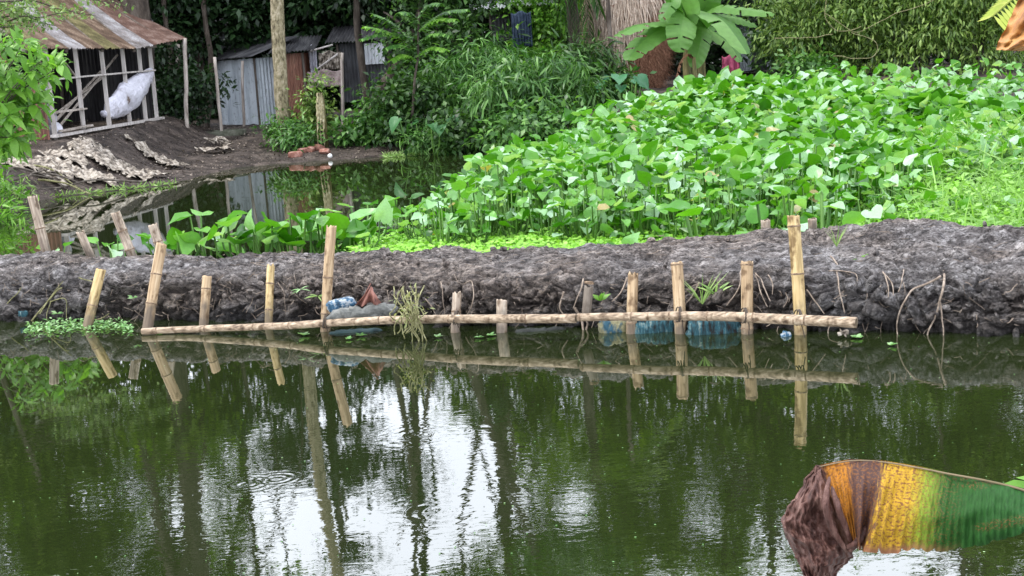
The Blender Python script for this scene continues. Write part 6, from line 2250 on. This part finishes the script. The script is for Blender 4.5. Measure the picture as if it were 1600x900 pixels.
def left_mat():
    rg = np.random.default_rng(19)
    P = []
    for k in range(620):
        px = 42 + 165 * rg.random(); c = 514 - 6 * math.sin((px - 42) / 175 * 3.0)
        py = c + rg.normal() * (5.5 if px < 150 else 4)
        q = atz(px, py, .006)
        P.append((q.x, q.y, .006 + .014 * rg.random()))
    n = len(P)
    V, T = scatter('oval', P, rg.normal(size=(n, 3)) * [1, 1, .2] + [0, 0, .15], rg.normal(size=(n, 3)) * .3 + [0, 0, 1], rg.uniform(.02, .042, n))
    ob('floating_weed_patch', mesh('floating_weed_patch', V, T, PISTIA), label='small green floating weed patch round the leftmost front stake', cat='floating weed', kind='stuff')
    # specks drifting on the water
    P = []
    for k in range(420):
        q = atz(rg.uniform(0, 1600), (515 + abs(rg.normal()) * 22) if k < 150 else rg.uniform(540, 900), .003); P.append((q.x, q.y, .003))
    n = len(P)
    V, T = scatter('disc', P, rg.normal(size=(n, 3)) * [1, 1, 0], np.tile([0, 0, 1.], (n, 1)), rg.uniform(.003, .009, n))
    ob('floating_specks', mesh('floating_specks', V, T, PISTIA), label='tiny specks floating on the water near the bank', cat='specks', kind='stuff')
left_mat()


# ------------------------------------------------------------------ the near withering banana leaf
def wither_mat():
    m, N, L = newmat('withering_banana_blade')
    o = N.new('ShaderNodeOutputMaterial'); b = N.new('ShaderNodeBsdfPrincipled')
    uv = N.new('ShaderNodeUVMap'); uv.uv_map = 'along'
    sp = N.new('ShaderNodeSeparateXYZ'); L.new(uv.outputs[0], sp.inputs[0])
    t = N.new('ShaderNodeTexCoord')
    n1 = N.new('ShaderNodeTexNoise'); n1.inputs['Scale'].default_value = 5; n1.inputs['Detail'].default_value = 8; n1.inputs['Roughness'].default_value = .7
    mp = N.new('ShaderNodeMapping'); mp.inputs['Scale'].default_value = (14, 1.2, 1); L.new(uv.outputs[0], mp.inputs[0]); L.new(mp.outputs[0], n1.inputs['Vector'])
    a = N.new('ShaderNodeMath'); a.operation = 'MULTIPLY_ADD'; a.inputs[1].default_value = .20; a.inputs[2].default_value = -.10; L.new(n1.outputs['Fac'], a.inputs[0])
    u_ = N.new('ShaderNodeMath'); u_.operation = 'ADD'; L.new(sp.outputs['X'], u_.inputs[0]); L.new(a.outputs[0], u_.inputs[1])
    scl = N.new('ShaderNodeMath'); scl.operation = 'MULTIPLY'; scl.inputs[1].default_value = 1 / 1.6; L.new(u_.outputs[0], scl.inputs[0])
    BR = (.075, .040, .034); OR = (.42, .17, .018); YE = (.44, .26, .02); YG = (.17, .24, .02); GR = (.014, .068, .008); G2 = (.020, .082, .018)
    r = ramp(N, [BR, OR, OR, BR, BR, YE, YE, YG, GR, G2], [v / 1.6 for v in (.02, .05, .17, .20, .325, .35, .44, .52, .60, 1.2)])
    L.new(scl.outputs[0], r.inputs[0])
    # fine lines across the blade and rust flecks
    n2 = N.new('ShaderNodeTexNoise'); n2.inputs['Scale'].default_value = 10; n2.inputs['Detail'].default_value = 6; n2.inputs['Roughness'].default_value = .75
    mp2 = N.new('ShaderNodeMapping'); mp2.inputs['Scale'].default_value = (9, .9, 1); L.new(uv.outputs[0], mp2.inputs[0]); L.new(mp2.outputs[0], n2.inputs['Vector'])
    ln = N.new('ShaderNodeMapRange'); ln.inputs[1].default_value = .3; ln.inputs[2].default_value = .7; ln.inputs[3].default_value = .55; ln.inputs[4].default_value = 1.35; L.new(n2.outputs['Fac'], ln.inputs[0])
    mu = N.new('ShaderNodeMix'); mu.data_type = 'RGBA'; mu.blend_type = 'MULTIPLY'; mu.inputs['Factor'].default_value = 1
    L.new(r.outputs[0], mu.inputs['A']); L.new(ln.outputs[0], mu.inputs['B'])
    n3 = N.new('ShaderNodeTexNoise'); n3.inputs['Scale'].default_value = 13; n3.inputs['Detail'].default_value = 5
    mp3 = N.new('ShaderNodeMapping'); mp3.inputs['Scale'].default_value = (6, 3.2, 1); L.new(uv.outputs[0], mp3.inputs[0]); L.new(mp3.outputs[0], n3.inputs['Vector'])
    fl = ramp(N, [(0, 0, 0), (1, 1, 1)], [.50, .60]); L.new(n3.outputs['Fac'], fl.inputs[0])
    near = N.new('ShaderNodeMapRange'); near.inputs[1].default_value = .45; near.inputs[2].default_value = .72; near.inputs[3].default_value = .95; near.inputs[4].default_value = 0; L.new(sp.outputs['X'], near.inputs[0])
    # a second patch of flecks on the green part
    n4 = N.new('ShaderNodeTexNoise'); n4.inputs['Scale'].default_value = 2.2; n4.inputs['Detail'].default_value = 2
    L.new(uv.outputs[0], n4.inputs['Vector'])
    pt = ramp(N, [(0, 0, 0), (.7, .7, .7)], [.54, .62]); L.new(n4.outputs['Fac'], pt.inputs[0])
    mxm = N.new('ShaderNodeMath'); mxm.operation = 'MAXIMUM'; L.new(near.outputs[0], mxm.inputs[0]); L.new(pt.outputs[0], mxm.inputs[1])
    fm = N.new('ShaderNodeMath'); fm.operation = 'MULTIPLY'; L.new(fl.outputs[0], fm.inputs[0]); L.new(mxm.outputs[0], fm.inputs[1])
    fx = N.new('ShaderNodeMix'); fx.data_type = 'RGBA'; L.new(fm.outputs[0], fx.inputs['Factor']); L.new(mu.outputs['Result'], fx.inputs['A']); fx.inputs['B'].default_value = (.17, .07, .025, 1)
    # browned margin along the lower edge of the yellow part
    ed = N.new('ShaderNodeMapRange'); ed.inputs[1].default_value = .90; ed.inputs[2].default_value = .97; L.new(sp.outputs['Y'], ed.inputs[0])
    em = N.new('ShaderNodeMath'); em.operation = 'MULTIPLY'; L.new(ed.outputs[0], em.inputs[0]); L.new(near.outputs[0], em.inputs[1])
    fe = N.new('ShaderNodeMix'); fe.data_type = 'RGBA'; L.new(em.outputs[0], fe.inputs['Factor']); L.new(fx.outputs['Result'], fe.inputs['A']); fe.inputs['B'].default_value = (.26, .12, .06, 1)
    L.new(fe.outputs['Result'], b.inputs['Base Color'])
    bp = N.new('ShaderNodeBump'); bp.inputs['Strength'].default_value = .5; bp.inputs['Distance'].default_value = .003; L.new(n2.outputs['Fac'], bp.inputs['Height']); L.new(bp.outputs[0], b.inputs['Normal'])
    b.inputs['Roughness'].default_value = .6; b.inputs['Specular IOR Level'].default_value = .2
    tr = N.new('ShaderNodeBsdfTranslucent'); L.new(fe.outputs['Result'], tr.inputs['Color'])
    mi = N.new('ShaderNodeMixShader'); mi.inputs[0].default_value = .22; L.new(b.outputs[0], mi.inputs[1]); L.new(tr.outputs[0], mi.inputs[2]); L.new(mi.outputs[0], o.inputs[0])
    return m


def near_leaf():
    WM = wither_mat()
    BRN = noisemat('withered_brown_leaf', [(.032, .013, .009), (.090, .040, .030), (.21, .12, .095)], 16, .55, 1.0, 45, (2.4, 2.4, .6), dist=.010)
    root = thing('banana_leaf', 'big near banana leaf, green to yellow with a shrivelled brown tip, at the lower right', 'banana leaf', at(1700, 790, 1.45))
    o0 = Vector(root.location)
    us = [0, .2, .33, .48, .6, .8, 1.0, 1.25, 1.6]
    topx = [1277, 1330, 1380, 1440, 1480, 1540, 1600, 1700, 1850]; topy = [729, 719, 721, 731, 739, 750, 765, 800, 860]
    botx = [1325, 1339, 1348, 1418, 1462, 1535, 1600, 1700, 1850]; boty = [850, 858, 862, 866, 864, 852, 833, 840, 880]
    ys = [1.66, 1.64, 1.62, 1.60, 1.58, 1.55, 1.52, 1.47, 1.40]
    def half(back):
        nU, nV = 250, 30
        V, UV = [], []
        for i in range(nU + 1):
            u_ = 1.6 * i / nU
            tx, ty = np.interp(u_, us, topx), np.interp(u_, us, topy)
            bx, by = np.interp(u_, us, botx), np.interp(u_, us, boty)
            Y = float(np.interp(u_, us, ys))
            by += 3.0 * fr((u_ * 9, 0, 0), 1, 3) - 9.0 * max(0, .12 - abs(noise.noise(Vector((u_ * 13, 3, 0))))) / .12 * (.3 + .7 * (u_ < .6))
            for j in range(nV + 1):
                v = j / nV
                pinch = 1 - math.exp(-((u_ - .27) / .09) ** 2)
                px = tx + (bx - tx) * (v ** (1.0 + .5 * (1 - pinch)))
                py = ty + (by - ty) * v
                bel = -.035 * math.sin(v * math.pi * .62) if not back else .03 * math.sin(v * math.pi * .7)
                y = Y + bel + .0019 * math.sin(u_ * 190 + 1.3 * math.sin(v * 3)) * v ** .5 + .010 * fr((u_ * 5, v * 1.3, 4 if back else 0), 1, 3)
                y += (1 - pinch) * .022 * v * math.sin(u_ * 48)
                if back: y += .004
                V.append(at(px, py - (2 if back else 0), y) - o0)
                UV.append((u_, v))
        w = nV + 1
        Fs = np.array([(i * w + j, (i + 1) * w + j, (i + 1) * w + j + 1, i * w + j + 1) for i in range(nU) for j in range(nV)])
        me = mesh('leaf_half', np.array([tuple(v) for v in V]), Fs, WM)
        ul = me.uv_layers.new(name='along')
        idx = np.empty(len(me.loops), dtype=np.int32); me.loops.foreach_get('vertex_index', idx)
        ul.data.foreach_set('uv', np.array(UV, dtype=np.float32)[idx].ravel())
        ob('leaf_half', me, root)
    half(False); half(True)
    mb = MB()
    pts = [at(x, y + 1, Y - .004) - o0 for x, y, Y in zip(topx, topy, ys)]
    mb.tube(wob(pts, 0, 1, 60), [.0012 + .00003 * i for i in range(61)], 8)
    mb.build('midrib', noisemat('yellow_green_midrib', [(.11, .09, .045), (.20, .15, .09)], 8), root)
    # the shrivelled tip
    L_ = [(1277, 728), (1252, 762), (1232, 790), (1220, 812), (1226, 836), (1238, 860), (1250, 885), (1258, 905), (1268, 940)]
    R_ = [(1279, 729), (1296, 755), (1306, 790), (1316, 822), (1330, 850), (1334, 870), (1318, 884), (1304, 902), (1292, 940)]
    nU, nV = 90, 60
    V = []
    for i in range(nU + 1):
        t = i / nU * (len(L_) - 1); k = min(int(t), len(L_) - 2); f = t - k
        a = (L_[k][0] * (1 - f) + L_[k + 1][0] * f, L_[k][1] * (1 - f) + L_[k + 1][1] * f); b = (R_[k][0] * (1 - f) + R_[k + 1][0] * f, R_[k][1] * (1 - f) + R_[k + 1][1] * f)
        for j in range(nV + 1):
            s = j / nV
            ed = 2.5 * fr((t * 2.2, s * 3, 0), 1, 3) * (1 if t > .4 else t)
            px, py = a[0] + (b[0] - a[0]) * s + ed, a[1] + (b[1] - a[1]) * s + ed
            g = fr((s * 2.6 - t * .35, t * .45, 0), 1, 4)
            y = 1.655 - .045 * math.sin(s * math.pi) * min(1, t * .6) + .020 * g * min(1, t * .5) + .0022 * math.sin(s * 60 + t * 1.2 + 5 * g) * min(1, t * .4) + .006 * fr((s * 9 + t, t * 1.3, 2), 1, 4)
            V.append(at(px, py, y) - o0)
    w = nV + 1
    Fs = [(i * w + j, (i + 1) * w + j, (i + 1) * w + j + 1, i * w + j + 1) for i in range(nU) for j in range(nV)]
    ob('dry_tip', mesh('dry_tip', V, Fs, BRN), root).modifiers.new('thick', 'SOLIDIFY').thickness = .004
    # folds gathered where the brown band is pinched
    for q, (p1, p2, p3) in enumerate((((1300, 760), (1312, 800), (1330, 850)), ((1350, 835), (1338, 848), (1322, 856)), ((1296, 745), (1290, 800), (1322, 862)), ((1356, 815), (1346, 842), (1326, 862)))):
        mb = MB(); mb.tube(wob([at(*p1, 1.61) - o0, at(*p2, 1.59) - o0, at(*p3, 1.60) - o0], .003, 20, 12), [.002, .004, .005, .006, .007, .007, .007, .007, .007, .006, .006, .005, .004], 7)
        mb.build('dry_fold', BRN, root)


near_leaf()

# near bits at the top right corner and the right edge
dr = thing('dead_banana_leaf', 'orange brown dead leaf hanging into the top right corner', 'dead leaf', at(1640, -30, 2.6))
o0 = Vector(dr.location)
V, Fs = [], []
nU, nV = 40, 24
Lp = [(1622, -60), (1600, -20), (1582, 20), (1568, 50), (1559, 66), (1557, 78)]; Rp = [(1720, -60), (1715, -10), (1700, 30), (1680, 60), (1640, 72), (1596, 80)]
for i in range(nU + 1):
    t = i / nU * 5; k = min(int(t), 4); f = t - k
    a = [Lp[k][q] * (1 - f) + Lp[k + 1][q] * f for q in (0, 1)]; b = [Rp[k][q] * (1 - f) + Rp[k + 1][q] * f for q in (0, 1)]
    for j in range(nV + 1):
        s = j / nV
        V.append(at(a[0] + (b[0] - a[0]) * s + 1.5 * fr((t * 2, s * 3, 1)), a[1] + (b[1] - a[1]) * s, 2.6 - .10 * math.sin(s * 3.14) + .03 * fr((s * 4, t * .8, 0)) + .012 * math.sin(s * 30)) - o0)
Fs = [(i * (nV + 1) + j, (i + 1) * (nV + 1) + j, (i + 1) * (nV + 1) + j + 1, i * (nV + 1) + j + 1) for i in range(nU) for j in range(nV)]
ob('blade', mesh('blade', V, Fs, noisemat('orange_dead_leaf', [(.12, .04, .018), (.34, .15, .04), (.44, .24, .07)], 8, .6, .7, 30, (1, 1, .6), dist=.02)), dr)
mb = MB(); mb.tube([at(1722, -60, 2.58) - o0, at(1690, 20, 2.58) - o0, at(1640, 66, 2.58) - o0], [.012, .010, .005], 8); mb.build('midrib', STEM_BAN, dr)
yf = thing('yellow_frond', 'yellow green leaf with finger like segments at the top right', 'frond', at(1630, -40, 3.2))
o0 = Vector(yf.location)
YEL = leafmat('yellow_green_frond', [(.35, .42, .08), (.48, .50, .14)], transl=.4)
for i in range(13):
    t = i / 12
    a = at(1612 - 60 * t, -30 + 54 * t, 3.1) - o0
    for s in ((1, 0), (-1, 0)):
        b = at(1612 - 60 * t - 26 + 8 * t + (46 if s[0] > 0 else -4), -30 + 54 * t + (28 if s[0] > 0 else 8), 3.1) - o0
        V, T = scatter('blade', [tuple(a)], [tuple(b - a)], [(0, -1, .2)], [(b - a).length * 1.1])
        V = np.array(V); ob('leaflet', mesh('leaflet', V, T, YEL), yf)
mb = MB(); mb.tube([at(1640, -55, 3.1) - o0, at(1612, -30, 3.1) - o0, at(1550, 26, 3.1) - o0], [.012, .009, .003], 6); mb.build('rachis', YEL, yf)
sp_ = thing('green_leaf_tip', 'small bright green leaf tip above the near banana leaf at the right edge', 'leaf', at(1640, 760, 1.7))
o0 = Vector(sp_.location)
for k, (a, b, sz) in enumerate((((1632, 768), (1572, 752), 1.1), ((1636, 760), (1590, 738), .9), ((1640, 775), (1584, 764), .9))):
    p, q = at(*a, 1.7) - o0, at(*b, 1.68) - o0
    V, T = scatter('lance', [tuple(p)], [tuple(q - p)], [(0, -.6, 1)], [(q - p).length * sz]); ob('leaflet', mesh('leaflet', V, T, LEAF_BRIGHT), sp_)
mb = MB(); mb.tube([at(1700, 830, 1.75) - o0, at(1640, 768, 1.7) - o0], [.006, .003], 6); mb.build('stem', STALK, sp_)
